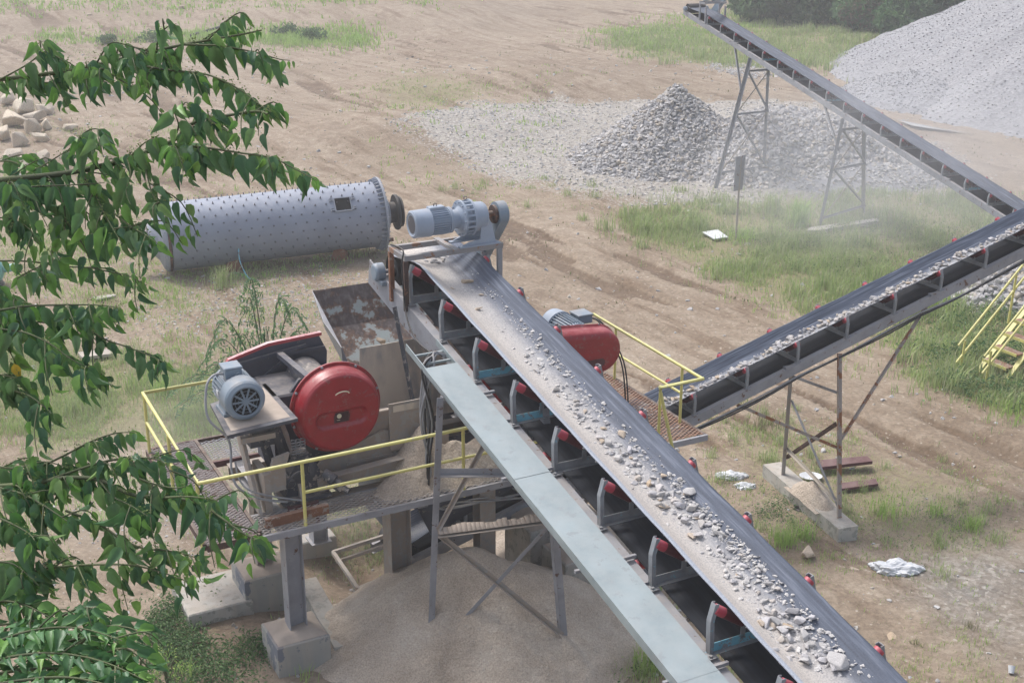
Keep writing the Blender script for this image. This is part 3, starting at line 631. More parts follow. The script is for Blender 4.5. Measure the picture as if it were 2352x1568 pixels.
    while i <= i1:
        y = (i+.5)*Sp; z0 = zf(y)+rz-.085*Wd; mb = MB()
        mb.lathe((-.47*Wd, y, z0), (1, 0, 0), [(0, .01), (.001, .05*Wd), (.94*Wd-.001, .05*Wd), (.94*Wd, .01)], 12, 1)
        for s2 in (1, -1): mb.bar((s2*.485*Wd, y, z0-.04), (s2*.485*Wd, y, z0+.12*Wd), .05, .01, (1, 0, 0))
        mb.build('return_roller', ['steel_grey', 'red_roller'], t_); i += 2
    # cross members between the stringers
    i = i0
    while i <= i1: mb = MB(); y = (i+.4)*Sp; z0 = zf(y)-foot*Wd-skirt; mb.bar((-.5*Wd, y, z0), (.5*Wd, y, z0), .05, .05); i += 2; mb.build('cross_brace', 'steel_grey', t_)
    return t_
def pulley(t_, name, y, z, r, hw, mat='black_rubber'):
    mb = MB(); mb.lathe((-hw, y, z), (1, 0, 0), [(0, .03), (.001, r*.35), (.03, r*.4), (.031, r*.93), (.0, r), (2*hw, r), (2*hw-.031, r*.93), (2*hw-.03, r*.4), (2*hw-.001, r*.35), (2*hw, .03)], 28, 0)
    mb.lathe((-hw-.22, y, z), (1, 0, 0), [(0, .035), (2*hw+.44, .035)], 10, 1)
    return mb.build(name, [mat, 'steel_grey'], t_)
yawA = math.atan2(-CT, ST)-math.pi/2                      # local y points to -b
# --- A: main feed conveyor, runs down towards the viewer
tip = (8.37, 17.12, 4.89); ox, oy = P2W(tip[0], tip[1])
conA = conveyor('near broad conveyor loaded with rubble, with a blue-grey drive motor at its head', 'belt_conveyor', (ox, oy, 4.89), yawA, -.2, 1.18, 1.34, -1, 12, -2.2, 15.3, 'belt_loaded', blues=(1, 2, 6), skirt=.15, bsh=-.028)
def A(x, b, z): return (x, 17.12-b, z-4.89)               # (offset across, plant b, height) in A's own frame; +x is towards the left
def Aa(a, b, z): return (8.37-a, 17.12-b, z-4.89)
pulley(conA, 'head_pulley', *Aa(0, 19.3, 4.79)[1:], .27, .60)
for a, s2 in ((7.58, 1), (9.16, -1)):                      # pillow blocks
    mb = MB(); c = Aa(a, 19.33, 4.79); mb.lathe(c, (s2, 0, 0), [(-.04, .13), (-.035, .15), (.09, .15), (.12, .13), (.13, .11)], 24)
    mb.box(c[0]-.05, c[0]+.07, c[1]-.22, c[1]+.22, c[2]-.19, c[2]-.11, bev=.01); mb.build('bearing_housing', 'motor_grey', conA)
# drive frame over the head
mb = MB(); zt = 5.3
for b in (18.25, 18.87): mb.bar(Aa(7.55, b, zt), Aa(9.28, b, zt), .075, .085)
for a in (7.585, 9.245): mb.bar(Aa(a, 18.289, zt), Aa(a, 18.831, zt), .075, .081)
mb.bar(Aa(8.42, 18.15, zt+.035), Aa(8.42, 18.95, zt+.035), .09, .05); 
mb.build('drive_frame_top', 'frame_worn', conA)
for a in (7.58, 9.24):
    for b in (18.27, 18.86):
        mb = MB(); mb.bar(Aa(a, b, 4.42), Aa(a, b, zt-.044), .075, .07); mb.build('drive_frame_leg', 'rust_dark' if a < 8 and b < 18.5 else 'rust' if a < 8 else 'steel_grey', conA)
mb = MB(); mb.box(-.84, -.74, -2.75, -1.7, -.34, -.06) if False else None
for a in (7.60, 9.14):                                     # deep end plates of the frame
    mb.prism([(19.85, 4.86), (19.95, 4.42), (18.0, 4.02), (17.2, 4.0), (17.2, 4.18), (18.6, 4.46)], lambda u, v, w_: Aa(w_, u, v), a-.012, a+.012)
mb.build('head_plate', 'steel_grey', conA)
# gear motor on the frame, axis along a
def along(t_, c, ax, parts, mat, name, parent=None, n=32):
    mb = MB()
    for pr in parts: mb.lathe(c, ax, pr, n)
    return mb.build(name, mat, t_, parent=parent)
def fins(mb, c, ax, t0, t1, r0, r1, cnt, skip=lambda a: False, th=.010, m=0):
    c = Vector(c); d = Vector(ax).normalized(); u = Vector((0, 0, 1)); x = d.cross(u).normalized(); u = x.cross(d)
    for k in range(cnt):
        a = 2*math.pi*k/cnt
        if skip(a): continue
        q = x*math.cos(a)+u*math.sin(a); p = x*-math.sin(a)+u*math.cos(a)
        mb.bar(c+d*t0+q*(r0+r1)/2, c+d*t1+q*(r0+r1)/2, th, r1-r0, q, m)
cA = Aa(7.76, 18.42, 5.78); axA = (-1, 0, 0)
gm = along(conA, cA, axA, [[(.3, .185), (.64, .185)]], 'motor_blue', 'gear_motor')
mb = MB(); fins(mb, cA, axA, .30, .60, .17, .215, 34); mb.box(cA[0]-.56, cA[0]-.30, cA[1]-.07, cA[1]+.07, cA[2]+.18, cA[2]+.25, bev=.01)
mb.build('cooling_fins', 'motor_blue', conA, parent=gm)
mb = MB(); mb.lathe(cA, axA, [(.012, .14), (.012, .165), (0, .19), (.02, .22), (.30, .225), (.31, .21)], 32, c0=False); mb.build('fan_cover', 'motor_blue', conA, parent=gm)
mb = MB(); mb.lathe(cA, axA, [(.006, .02), (.008, .145)], 24); mb.build('fan_grille', 'slate_paint', conA, parent=gm)
mb = MB(); mb.lathe(cA, axA, [(.62, .21), (.645, .21)], 28); mb.lathe(cA, axA, [(.65, .21), (.67, .21)], 28); mb.lathe(cA, axA, [(.67, .15), (.80, .15), (.84, .20)], 28)
for t0 in (.84, 1.0): mb.lathe(cA, axA, [(t0, .295), (t0+.035, .295)], 36)
mb.lathe(cA, axA, [(.86, .19), (1.0, .19)], 28); mb.lathe(cA, axA, [(1.035, .24), (1.24, .23), (1.27, .21), (1.31, .11)], 32)
fins(mb, cA, axA, .87, 1.0,   .255, .28, 18, th=.03)
for k in range(12):
    a = 2*math.pi*k/12; mb.lathe(Vector(cA)+Vector((0, math.cos(a), math.sin(a)))*.262+Vector((-.815, 0, 0)), axA, [(0, .014), (.03, .014)], 6)
mb.build('gearbox', 'motor_blue', conA, parent=gm)
mb = MB()
for b in (18.24, 18.60): 
    mb.prism([(8.52, 5.36), (9.22, 5.36), (9.15, 5.40), (9.08, 5.70), (8.90, 5.70), (8.88, 5.45), (8.68, 5.42)], lambda u, v, w_: Aa(u, w_, v), b-.012, b+.012)
    mb.bar(Aa(8.50, b, 5.355), Aa(9.22, b, 5.355), .09, .025)
mb.build('motor_foot', 'motor_blue', conA, parent=gm)
for q in (.42, .95): 
    mb = MB(); c = Vector(cA)+Vector((-q, 0, .27 if q < .5 else .32)); pts = [c+Vector((math.cos(a)*.028, 0, math.sin(a)*.028)) for a in [2*math.pi*i/10 for i in range(11)]]; mb.tube(pts, .006, 6); mb.build('lifting_eye', 'steel_dark', conA, parent=gm)
# chain guard: racetrack band from the gearbox shaft down to the head pulley shaft
mb = MB(); p0 = (18.42, 5.78); p1 = (19.25, 4.8); r0, r1 = .20, .17; d = Vector((p1[0]-p0[0], p1[1]-p0[1])); an = math.atan2(d.y, d.x)
poly = [(p0[0]+r0*math.cos(an+math.pi/2+math.pi*k/14), p0[1]+r0*math.sin(an+math.pi/2+math.pi*k/14)) for k in range(15)]+[(p1[0]+r1*math.cos(an-math.pi/2+math.pi*k/14), p1[1]+r1*math.sin(an-math.pi/2+math.pi*k/14)) for k in range(15)]
mb.prism(poly, lambda u, v, w_: Aa(w_, u, v), 9.24, 9.40); mb.build('chain_guard', 'motor_grey', conA)
mb = MB(); mb.lathe(Aa(9.10, 18.42, 5.78), axA, [(0, .06), (.13, .06)], 16); mb.lathe(Aa(9.19, 18.42, 5.78), axA, [(0, .15), (.045, .15)], 20, 0); mb.build('sprocket', 'rust_dark', conA)
# --- B: conveyor carrying the crushed stone up to the right
yB = math.atan2(ST, CT)-math.pi/2
bx, by = P2W(13.07, 18.44); slB = .2636
conB = conveyor('middle conveyor climbing from under the crusher to the right with crushed stone', 'belt_conveyor', (bx, by, 2.04), yB, slB, 1.16, .88, -4, 15, -5.75, 18.5, 'belt_trough', skirt=.16, foot=.44, bsh=.04)
def B(a, b, z): return (18.44-b, a-13.07, z-2.04)
pulley(conB, 'tail_pulley', -5.7, -5.7*slB-.33, .19, .42)
# --- C: far conveyor falling from its head at the top
yawC = math.radians(-159.1)
cloc = (8.5826*.93-.8*.5*.0, 58.567*.93, 11.1-6.252*.93)
wv = Vector((math.cos(math.radians(159.1)), -math.sin(math.radians(159.1)), 0))   # towards the left tip... centre is half a width from it
cc = Vector(cloc)-wv*.40
SC = 1.2*.93*math.cos(math.radians(11.04)); slC = -math.tan(math.radians(11.04))
conC = conveyor('far dusty conveyor slanting down from the top of the view past the stone heaps', 'belt_conveyor', tuple(cc), yawC, slC, SC, .80, 0, 24, -1.75, 27.5, 'belt_clean', skirt=.16, foot=.40, blues=(4, 8, 15))
def Cl(x, y, z): return (x, y, slC*y+z)
pulley(conC, 'head_pulley', -1.8, .34-.20, .20, .38)
for s2 in (1, -1):
    mb = MB(); c = (s2*.47, -1.8, .14); mb.lathe(c, (s2, 0, 0), [(-.03, .1), (.08, .1), (.09, .07)], 18); mb.build('bearing_housing', 'motor_grey', conC)
mb = MB()
for y in (-.62, -.12): mb.bar(Cl(-.48, y, .52+.2*y), Cl(.48, y, .52+.2*y), .07, .07)
for x in (-.45, .45): mb.bar(Cl(x, -.62, .49-.13), Cl(x, -.12, .49-.02), .06, .06)
mb.build('drive_frame_top', 'steel_grey', conC)
for x in (-.45, .45):
    for y in (-.62, -.12): mb = MB(); mb.bar(Cl(x, y, -.35), Cl(x, y, .34), .06, .06); mb.build('drive_frame_leg', 'steel_grey', conC)
mb = MB(); mb.lathe(Cl(.45, -.37, .64), (-1, 0, 0), [(0, .1), (.01, .13), (.2, .13), (.21, .11), (.42, .11), (.44, .16), (.5, .16), (.51, .13), (.72, .12)], 20); mb.build('gear_motor', 'motor_grey', conC)
mb = MB(); mb.prism([(-.5, .9), (-.25, .9), (-.2, .7), (-1.1, -.1), (-1.35, -.1), (-1.4, .1)], lambda u, v, w_: (w_, u, v), -.60, -.50); mb.build('chain_guard', 'motor_grey', conC)
# ------------------------------------------------------------------ stones lying on the belts
ROCKM = []
for k in range(14):
    v, f = hull_rock(rng); me = bpy.data.meshes.new('stone'); me.from_pydata([tuple(p) for p in v], [], [tuple(q) for q in f]); me.materials.append(MATS['rock_grey']); me.update(); ROCKM.append(me)
ROCKT = []
for k in range(4):
    v, f = hull_rock(rng); me = bpy.data.meshes.new('stone'); me.from_pydata([tuple(p) for p in v], [], [tuple(q) for q in f]); me.materials.append(MATS['rock_tan']); me.update(); ROCKT.append(me)
CREAM = []
for k in range(7):
    v, f = hull_rock(rng); me = bpy.data.meshes.new('boulder'); me.from_pydata(v, [], f); me.materials.append(MATS['boulder_cream']); me.update(); CREAM.append(me)
def put(me, name, loc, s, label, cat, group=None, flat=.75):
    o = bpy.data.objects.new(name, me); COL.objects.link(o); o.location = loc; o.rotation_euler = (R.uniform(-.3, .3), R.uniform(-.3, .3), R.uniform(0, 6.28)); o.scale = (s, s*R.uniform(.75, 1), s*flat); return tag(o, label, cat, group)
def A_belt(px, py):                                       # point on the trough floor of the near belt seen at a pixel
    r = rayP(px, py); lo, hi = 5., 40.
    def f(t):
        a, b, z = r[0]*t, r[1]*t, CAMH+r[2]*t; x = abs(a-8.37)/1.34
        return z-(4.89-.2*(17.12-b)-1.34*(.2 if x < .17 else max(0, .2-(x-.17)*.72)))
    for k in range(50):
        mid = (lo+hi)/2
        if f(mid) > 0: lo = mid
        else: hi = mid
    t = lo; return (r[0]*t, r[1]*t, CAMH+r[2]*t)
def Pw(p, dz=0): x, y = P2W(p[0], p[1]); return (x, y, p[2]+dz)
SP = [(1075, 646, .13, 'T', 'large lone brownish stone near the top of the near belt'), (1043, 664, .075, 'T', 'small yellowish stone beside the large one near the top of the near belt'),
  (1108, 678, .075, 'T', 'small tan stone right of the yellowish one near the top of the near belt'), (1104, 709, .11, 'T', 'flat tan stone lying lowest of the four near the top of the near belt'),
  (1527, 1165, .10, 'T', 'rounded orange stone halfway down the near belt'), (1428, 998, .10, 'T', 'orange-faced stone topping the rubble in the middle of the near belt'), (1490, 1112, .11, 'T', 'brown stone in the rubble just above the rounded orange one'),
  (1530, 1093, .09, 'T', 'upright tan stone at the right side of the rubble on the near belt'),
  (1655, 1228, .13, 'G', 'big blocky grey stone in the lower middle of the near belt'), (1625, 1205, .10, 'G', 'angular pale stone just above the big blocky one on the near belt'), (1588, 1232, .10, 'T', 'tan-faced stone left of the big blocky one on the near belt'),
  (1925, 1525, .17, 'G', 'broad flat grey slab lowest on the near belt'), (1845, 1462, .12, 'G', 'rounded pale grey stone a little above the flat slab on the near belt'), (1812, 1490, .075, 'G', 'pale wedge stone left of the rounded grey one on the near belt'), (1772, 1440, .085, 'T', 'long tan stone above the pale wedge on the near belt')]
for px, py, s, k, lb in SP:
    p = A_belt(px, py+s*45); put(R.choice(ROCKT if k == 'T' else ROCKM), 'stone', Pw(p, s*.4), s, lb, 'stone', flat=.7)
path = [(1060, 640), (1150, 735), (1240, 830), (1330, 940), (1420, 1040), (1510, 1125), (1610, 1215), (1700, 1320), (1800, 1440), (1900, 1545)]
def pth(u, pth_):
    k = min(int(u*(len(pth_)-1)), len(pth_)-2); f = u*(len(pth_)-1)-k; return (pth_[k][0]*(1-f)+pth_[k+1][0]*f, pth_[k][1]*(1-f)+pth_[k+1][1]*f)
n = 0
while n < 118:
    u = R.choice([.33, .42, .47, .55, .60, .66, .72, .80, .88, .93, .97])+R.gauss(0, .022) if R.random() < .7 else R.uniform(.1, 1); u = min(max(u, .05), .995)
    if u < .28 and R.random() < .85: continue
    x, y = pth(u, path); x += R.gauss(0, 1)*22*(.6+u); y += R.gauss(0, 1)*10
    p = A_belt(x, y); s = R.uniform(.042, .098)*(1.15 if .35 < u < .7 or u > .85 else .85)
    put(R.choice(ROCKM+(ROCKT if R.random() < .7 else [])), 'stone', Pw(p, s*.5), s, 'angular grey stone in the rubble strip down the near conveyor belt', 'stone', 'stones in the rubble on the near belt'); n += 1
for k in range(14):
    x, y = 1005+R.gauss(0, 12), 603+R.gauss(0, 9); p = A_belt(x, y); put(R.choice(ROCKM), 'stone', Pw(p, .04), R.uniform(.045, .085), 'dark grey stone bunched on the near belt under the motor frame', 'stone', 'stones bunched under the motor frame')
for k in range(12):
    x, y = 985+k*5.5, 574+R.gauss(0, 3); r = rayP(x, y); t_ = (CAMH-(4.99))/-r[2]; put(R.choice(ROCKM), 'stone', Pw((r[0]*t_, r[1]*t_, 5.02)), R.uniform(.04, .07), 'grey stone at the very top of the near belt about to drop off', 'stone', 'stones at the top end of the near belt')
pts = []; sz = []
for k in range(8200):
    u = R.uniform(0, 1)**.8; x, y = pth(u, path); x += R.gauss(0, 1)*30*(.6+u); y += R.gauss(0, 1)*12; p = A_belt(x, y)
    if abs(p[0]-8.37) > .42: continue
    pts.append(Pw(p, .004)); sz.append(.006+.032*R.random()**2)
for k in range(420):
    u = R.uniform(.18, 1); x, y = pth(u, path); x += R.gauss(0, 1)*24*(.6+u); y += R.gauss(0, 1)*12; p = A_belt(x, y)
    if abs(p[0]-8.37) < .4: pts.append(Pw(p, .02)); sz.append(R.uniform(.022, .055))
scatter_stones('rubble_chips', pts, sz, 'chip_pale', 0, flat=.5, label='small chips and dust between the stones on the near belt')
for k in range(108):                                       # stones on the second belt
    u = R.uniform(0, 1); a = 11.9+u*9.6; x = R.uniform(-.02, .17)+.05*math.sin(a*1.9); zb = 2.04+slB*(a-13.07)-.88*.195
    s = R.uniform(.065, .105); xx = x; zz = zb+max(0, abs(x)-.15)*.7+s*.55
    put(R.choice(ROCKM+ROCKT*2), 'stone', Pw((a, 18.44-xx, zz)), s, 'broken grey stone in the row riding up the middle conveyor', 'stone', 'stones riding up the middle belt')
pts = []; sz = []
for k in range(1400):
    a = R.uniform(11.5, 22); x = R.gauss(.08, .08); zb = 2.04+slB*(a-13.07)-.88*.2; pts.append(Pw((a, 18.44-x, zb+.02+max(0, abs(x)-.15)*.7))); sz.append(R.uniform(.008, .03))
for k in range(150):
    a = R.uniform(11.5, 22); x = R.uniform(-.04, .2)+.05*math.sin(a*1.9); pts.append(Pw((a, 18.44-x, 2.04+slB*(a-13.07)-.88*.17+max(0, abs(x)-.15)*.7+.03))); sz.append(R.uniform(.035, .06))
scatter_stones('stone_chips', pts, sz, 'stone_grey', 0, label='small chips filling the gaps between stones on the middle belt')
# ------------------------------------------------------------------ cable tray beside the near conveyor
def trayz(b): return 4.89-.2*(17.12-b)-.40
tr = thing('cable_tray', 'long flat pale sheet-metal cable tray running down beside the near conveyor', 'cable tray', (7.2, 16.2, trayz(16.2)))
cuts = [16.15, 13.35, 12.75, 9.6, 6.6, 3.5]
for b0, b1 in zip(cuts, cuts[1:]):
    mb = MB(); fn = lambda a, b, z: (a, b, trayz(b)+z)
    poly = [(6.95, 0), (7.47, 0), (7.47, -.07), (7.462, -.07), (7.462, -.008), (6.958, -.008), (6.958, -.07), (6.95, -.07)]
    n = len(poly); o_ = R.uniform(-.004, .004)
    vs = [fn(a, b0-.006, z+o_) for a, z in poly]+[fn(a, b1, z+o_*0) for a, z in poly]
    mb.add(vs, [[i, (i+1) % n, n+(i+1) % n, n+i] for i in range(n)]); mb.build('cover', 'galvanised', tr)
mb = MB()
for a in (6.965, 7.455): mb.bar((a, 16.85, trayz(16.85)-.05), (a, 3.5, trayz(3.5)-.12), .014, .10)
mb.build('side_rail', 'galvanised', tr)
for b in (16.6, 16.35):
    mb = MB(); mb.bar((6.97, b, trayz(b)-.07), (7.45, b, trayz(b)-.07), .04, .03); mb.build('rung', 'galvanised', tr)
b = 15.5
while b > 4:
    mb = MB(); mb.bar((6.9, b, trayz(b)-.15), (7.75, b, trayz(b)-.15), .04, .04); mb.build('support_arm', 'steel_grey', tr); b -= 1.9
mb = MB(); mb.bar((7.1, 11.05, trayz(11.05)-.25), (7.1, 11.05, trayz(11.05)+.25), .012, .012); mb.bar((7.1,11.05,trayz(11.05)-.2),(7.4,11.05,trayz(11.05)-.2),.012,.012)
# trestle under the tray
ts = thing('support_trestle', 'grey angle-iron trestle standing on the sand mound under the cable tray', 'trestle', (7.4, 15., 0))
def part_bar(t_, nm, p, q, w_, mat='steel_grey', kind='angle', t2=.008, flip=1):
    mb = MB()
    if kind == 'angle': mb.angle(p, q, w_, t2, flip=flip)
    elif kind == 'tube': mb.tube([p, q], w_, 10)
    else: mb.bar(p, q, w_, t2)
    return mb.build(nm, mat, t_)
LL0 = Vector((6.58, 15.25, -.1)); LL1 = Vector((6.93, 15.45, trayz(15.45)-.06)); RL0 = Vector((8.42, 14.55, -.2)); RL1 = Vector((8.13, 14.75, 3.95))
part_bar(ts, 'leg', LL0, LL1, .10); part_bar(ts, 'leg', RL0, RL1, .10, flip=-1)
def lerp(p, q, z): t = (z-p.z)/(q.z-p.z); return p+(q-p)*t
part_bar(ts, 'crossbeam', lerp(LL0, LL1, 2.95), lerp(RL0, RL1, 2.95), .09)
part_bar(ts, 'crossbeam', lerp(LL0, LL1, 2.02), lerp(RL0, RL1, 2.22), .09, 'steel_dusty')
part_bar(ts, 'brace', lerp(LL0, LL1, 2.02), lerp(RL0, RL1, .30), .06, 'steel_dusty'); part_bar(ts, 'brace', lerp(RL0, RL1, 2.1)+Vector((0, .05, 0)), lerp(LL0, LL1, .05)+Vector((0, .05, 0)), .05)
part_bar(ts, 'brace', lerp(LL0, LL1, .1), lerp(RL0, RL1, .25), .05, 'steel_dusty'); part_bar(ts, 'brace', lerp(LL0, LL1, 2.1), Lb(1118, 1010, 15.6), .05, 'steel_dusty')
mb = MB()
for k in range(26):
    u = k/25; p = lerp(LL0, LL1, 2.06)*(1-u)+lerp(RL0, RL1, 2.26)*u; q = p+(lerp(RL0, RL1, 2.26)-lerp(LL0, LL1, 2.06))/25*1.1
    h = .05+.05*abs(math.sin(u*7))*(1 if u < .6 or u > .72 else .1)+R.uniform(0, .02)
    mb.add([p+Vector((0, -.07, 0)), q+Vector((0, -.07, 0)), q+Vector((0, .07, 0)), p+Vector((0, .07, 0)), p+Vector((0, 0, h)), q+Vector((0, 0, h))], [[0, 1, 5, 4], [2, 3, 4, 5], [0, 4, 3], [1, 2, 5]], 0, True)
single(mb, 'dust_ridge', 'dust_heap', (7.3, 15., 2.1), 'ridge of fallen dust caked along the lower trestle beam', 'dust', kind='stuff')
# bundle of cables hanging from the tray end
def smooth(pts, n=6):
    P_ = [Vector(p) for p in pts]; out = []
    for i in range(len(P_)-1):
        p0, p1, p2, p3 = P_[max(i-1, 0)], P_[i], P_[i+1], P_[min(i+2, len(P_)-1)]
        for k in range(n):
            t = k/n; out.append(.5*((2*p1)+(-p0+p2)*t+(2*p0-5*p1+4*p2-p3)*t*t+(-p0+3*p1-3*p2+p3)*t**3))
    return out+[P_[-1]]
cb = thing('cable_bundle', 'bundle of grey cables hanging in a loop from the cable tray end', 'cables', (6.9, 16.5, 2.2))
for k in range(18):
    j = lambda s_=1: R.uniform(-7, 7)*s_; bb = 16.35+R.uniform(-.12, .12)
    pts = [Lb(1030+j(), 822+j(.6), 16.5), Lb(1000+j(.8), 808+abs(j(.8)), 16.5), Lb(968+R.uniform(0, 30), 850+j(), bb), Lb(965+R.uniform(0, 34), 960+j(), bb), Lb(985+j(), 1050+j(), bb), Lb(988+j(), 1120+j(), bb), Lb(975+j(1.2), 1150+j(1), bb), Lb(950+j(2), 1165-abs(j(.6)), bb+.1), Lb(915+j(2), 1163, bb+.3)]
    if k > 12: pts = pts[:6]+[Lb(1005, 1165, bb), Lb(1040+j(), 1160+j(), bb+.5), Lb(1120, 1145+j(), bb+.8), Lb(1210, 1135+j(1.5), bb+1)]
    mb = MB(); mb.tube(smooth(pts), .015, 6); mb.build('cable', 'cable' if k % 5 else 'black_rubber', cb)
mb = MB(); mb.tube(smooth([Aa(7.6, 18.9, 5.36), Aa(7.56, 18.3, 5.42), Aa(7.5, 18.22, 5.2), Aa(7.52, 18.2, 4.6), Aa(7.45, 17.9, 4.35), Aa(7.4, 17.4, 4.2), Aa(7.45, 16.9, 4.15)]), .013, 6); mb.build('power_cable', 'black_rubber', conA)
# strut running down from the head of the near conveyor
st = thing('support_strut', 'slim dark steel strut leaning from the near conveyor head down past the beige hopper wall', 'strut', Lb(985, 1110, 17.2))
part_bar(st, 'strut', Lb(908, 705, 18.6), Lb(990, 1130, 17.2), .05, 'steel_dark')
# ------------------------------------------------------------------ crusher platform
PF = 2.30
def lattice(mb, a0, a1, b0, b1, z, pitch=.055, m=0, w_=.010):
    pitch *= 2.4; w_ *= 1.35
    """expanded metal: two families of slanted strands"""
    for sg in (1, -1):
        H_ = b1-b0; run = H_*1.6; n = int((a1-a0+run)/pitch)
        for k in range(n+1):
            s0 = a0-run+k*pitch if sg > 0 else a0+k*pitch; p = [s0, b0]; q = [s0+sg*run, b1]
            def clip(p, q):
                t0, t1 = 0., 1.
                d = q[0]-p[0]
                for lim, s_ in ((a0, -1), (a1, 1)):
                    v0 = (p[0]-lim)*s_; v1 = (q[0]-lim)*s_
                    if v0 > 0 and v1 > 0: return None
                    if v0 > 0: t0 = max(t0, v0/(v0-v1))
                    elif v1 > 0: t1 = min(t1, v0/(v0-v1))
                return (t0, t1) if t0 < t1 else None
            c = clip(p, q)
            if c: mb.bar((p[0]+(q[0]-p[0])*c[0], p[1]+(q[1]-p[1])*c[0], z+sg*.003), (p[0]+(q[0]-p[0])*c[1], p[1]+(q[1]-p[1])*c[1], z+sg*.003), w_, .005, m=m)
pl = thing('crusher_platform', 'raised steel platform with expanded-metal walkways around the two crushers', 'platform', (4.35, 16.1, PF))
mb = MB(); mb.box(3.60, 4.33, 16.12, 19.60, PF-.012, PF-.004); mb.build('walkway_plate', 'grating', pl)
mb = MB(); lattice(mb, 3.60, 4.33, 16.12, 19.60, PF+.004, .05, w_=.012); mb.build('tread_mesh', 'grating', pl)
mb = MB(); lattice(mb, 4.39, 8.6, 16.02, 16.62, PF, .05); mb.build('grating', 'grating_pale', pl)
mb = MB(); lattice(mb, 8.6, 11.1, 16.02, 16.62, PF, .05); mb.build('grating', 'steel_grey', pl)
mb = MB(); lattice(mb, 4.40, 5.6, 18.75, 19.5, PF, .05); mb.build('grating', 'steel_grey', pl)
mb = MB(); lattice(mb, 11.12, 11.85, 16.02, 19.5, PF, .05, w_=.016); mb.build('grating', 'rust', pl)
for nm, p, q, mt in (('edge_beam', (3.6, 16.06, PF-.04), (4.35, 16.06, PF-.04), 'rust_dark'), ('edge_beam', (4.36, 15.98, PF-.05), (11.9, 15.98, PF-.05), 'steel_grey'), ('edge_beam', (4.36, 16.66, PF-.06), (11.1, 16.66, PF-.06), 'steel_grey'),
   ('edge_beam', (4.36, 16.1, PF-.03), (4.36, 19.6, PF-.03), 'rust_dark'), ('edge_beam', (3.58, 16.1, PF-.04), (3.58, 19.6, PF-.04), 'rust_dark'), ('edge_beam', (3.6, 19.62, PF-.04), (5.7, 19.62, PF-.04), 'rust_dark'),
   ('edge_beam', (4.4, 18.70, PF-.06), (5.7, 18.70, PF-.06), 'oxide_red'), ('edge_beam', (11.88, 16., PF-.05), (11.88, 19.6, PF-.05), 'rust_dark'), ('edge_beam', (11.1, 16., PF-.05), (11.1, 19.5, PF-.05), 'rust')):
    mb = MB(); mb.bar(p, q, .05, .10); mb.build(nm, mt, pl)
for b in (16.85, 18.55):                                   # main girders
    mb = MB(); mb.ibeam((4.6, b, PF-.18), (11.2, b, PF-.18), .2, .24, up=(0, 0, 1)); mb.build('girder', 'steel_dusty', pl)
for a in (4.8, 6.9, 8.8, 11.0):
    mb = MB(); mb.ibeam((a, 16.2, PF-.16), (a, 19.2, PF-.16), .16, .2, up=(0, 0, 1)); mb.build('girder', 'steel_grey', pl)
def rail(name, label, runs, posts, mids):
    t_ = thing(name, label, 'handrail', posts[0][:2]+(PF,))
    for r_ in runs:
        mb = MB(); mb.tube(r_, .028, 10); mb.build('top_rail', 'yellow_paint', t_)
    for r_ in mids:
        mb = MB(); mb.tube(r_, .024, 10); mb.build('mid_rail', 'yellow_paint', t_)
    for p in posts:
        mb = MB(); mb.tube([(p[0], p[1], PF-.12), (p[0], p[1], 3.28)], .025, 10); mb.build('post', 'yellow_paint', t_)
    return t_
rail('handrail', 'yellow tube handrail round the left end of the crusher platform', [[(5.3, 19.55, 3.3), (3.60, 19.55, 3.3), (3.54, 15.98, 3.3), (8.9, 15.98, 3.3)]], [(3.60, 19.5), (3.56, 16.15), (5.0, 16.0), (7.48, 16.0), (3.57, 17.8)], [[(3.60, 19.5, 2.82), (3.55, 16.15, 2.82)], [(5.0, 16.0, 2.82), (8.9, 16.0, 2.82)]])
rail('handrail', 'yellow tube handrail round the right end of the crusher platform', [[(10.3, 19.58, 3.3), (11.85, 19.58, 3.3), (11.76, 16.0, 3.3)], [(11.78, 16.0, 3.3), (10.93, 16.0, 3.3), (10.96, 16.0, 3.2), (11.2, 15.95, 2.2)]], [(11.78, 16.6), (11.85, 18.8), (11.02, 16.1)], [[(11.82, 19.2, 2.82), (11.79, 16.6, 2.82)]])
# rusty channel lying on the front walkway
mb = MB(); p0, p1 = (4.47, 16.16, PF+.07), (5.42, 16.20, PF+.07)
mb.bar(p0, p1, .012, .13); mb.bar((p0[0], p0[1]+.04, p0[2]+.062), (p1[0], p1[1]+.04, p1[2]+.062), .09, .012); mb.bar((p0[0], p0[1]+.04, p0[2]-.062), (p1[0], p1[1]+.04, p1[2]-.062), .09, .012)
single(mb, 'steel_channel', 'rust', (4.9, 16.2, PF), 'short rusty steel channel lying on the front walkway behind the yellow post', 'steel beam')
for k in range(9):
    p = Lz(R.uniform(790, 880), R.uniform(1118, 1165), PF+.03); put(R.choice(ROCKM), 'stone', Pw(p), R.uniform(.02, .045), 'small pale stone lying on the front walkway grating', 'stone', 'stones on the walkway grating')
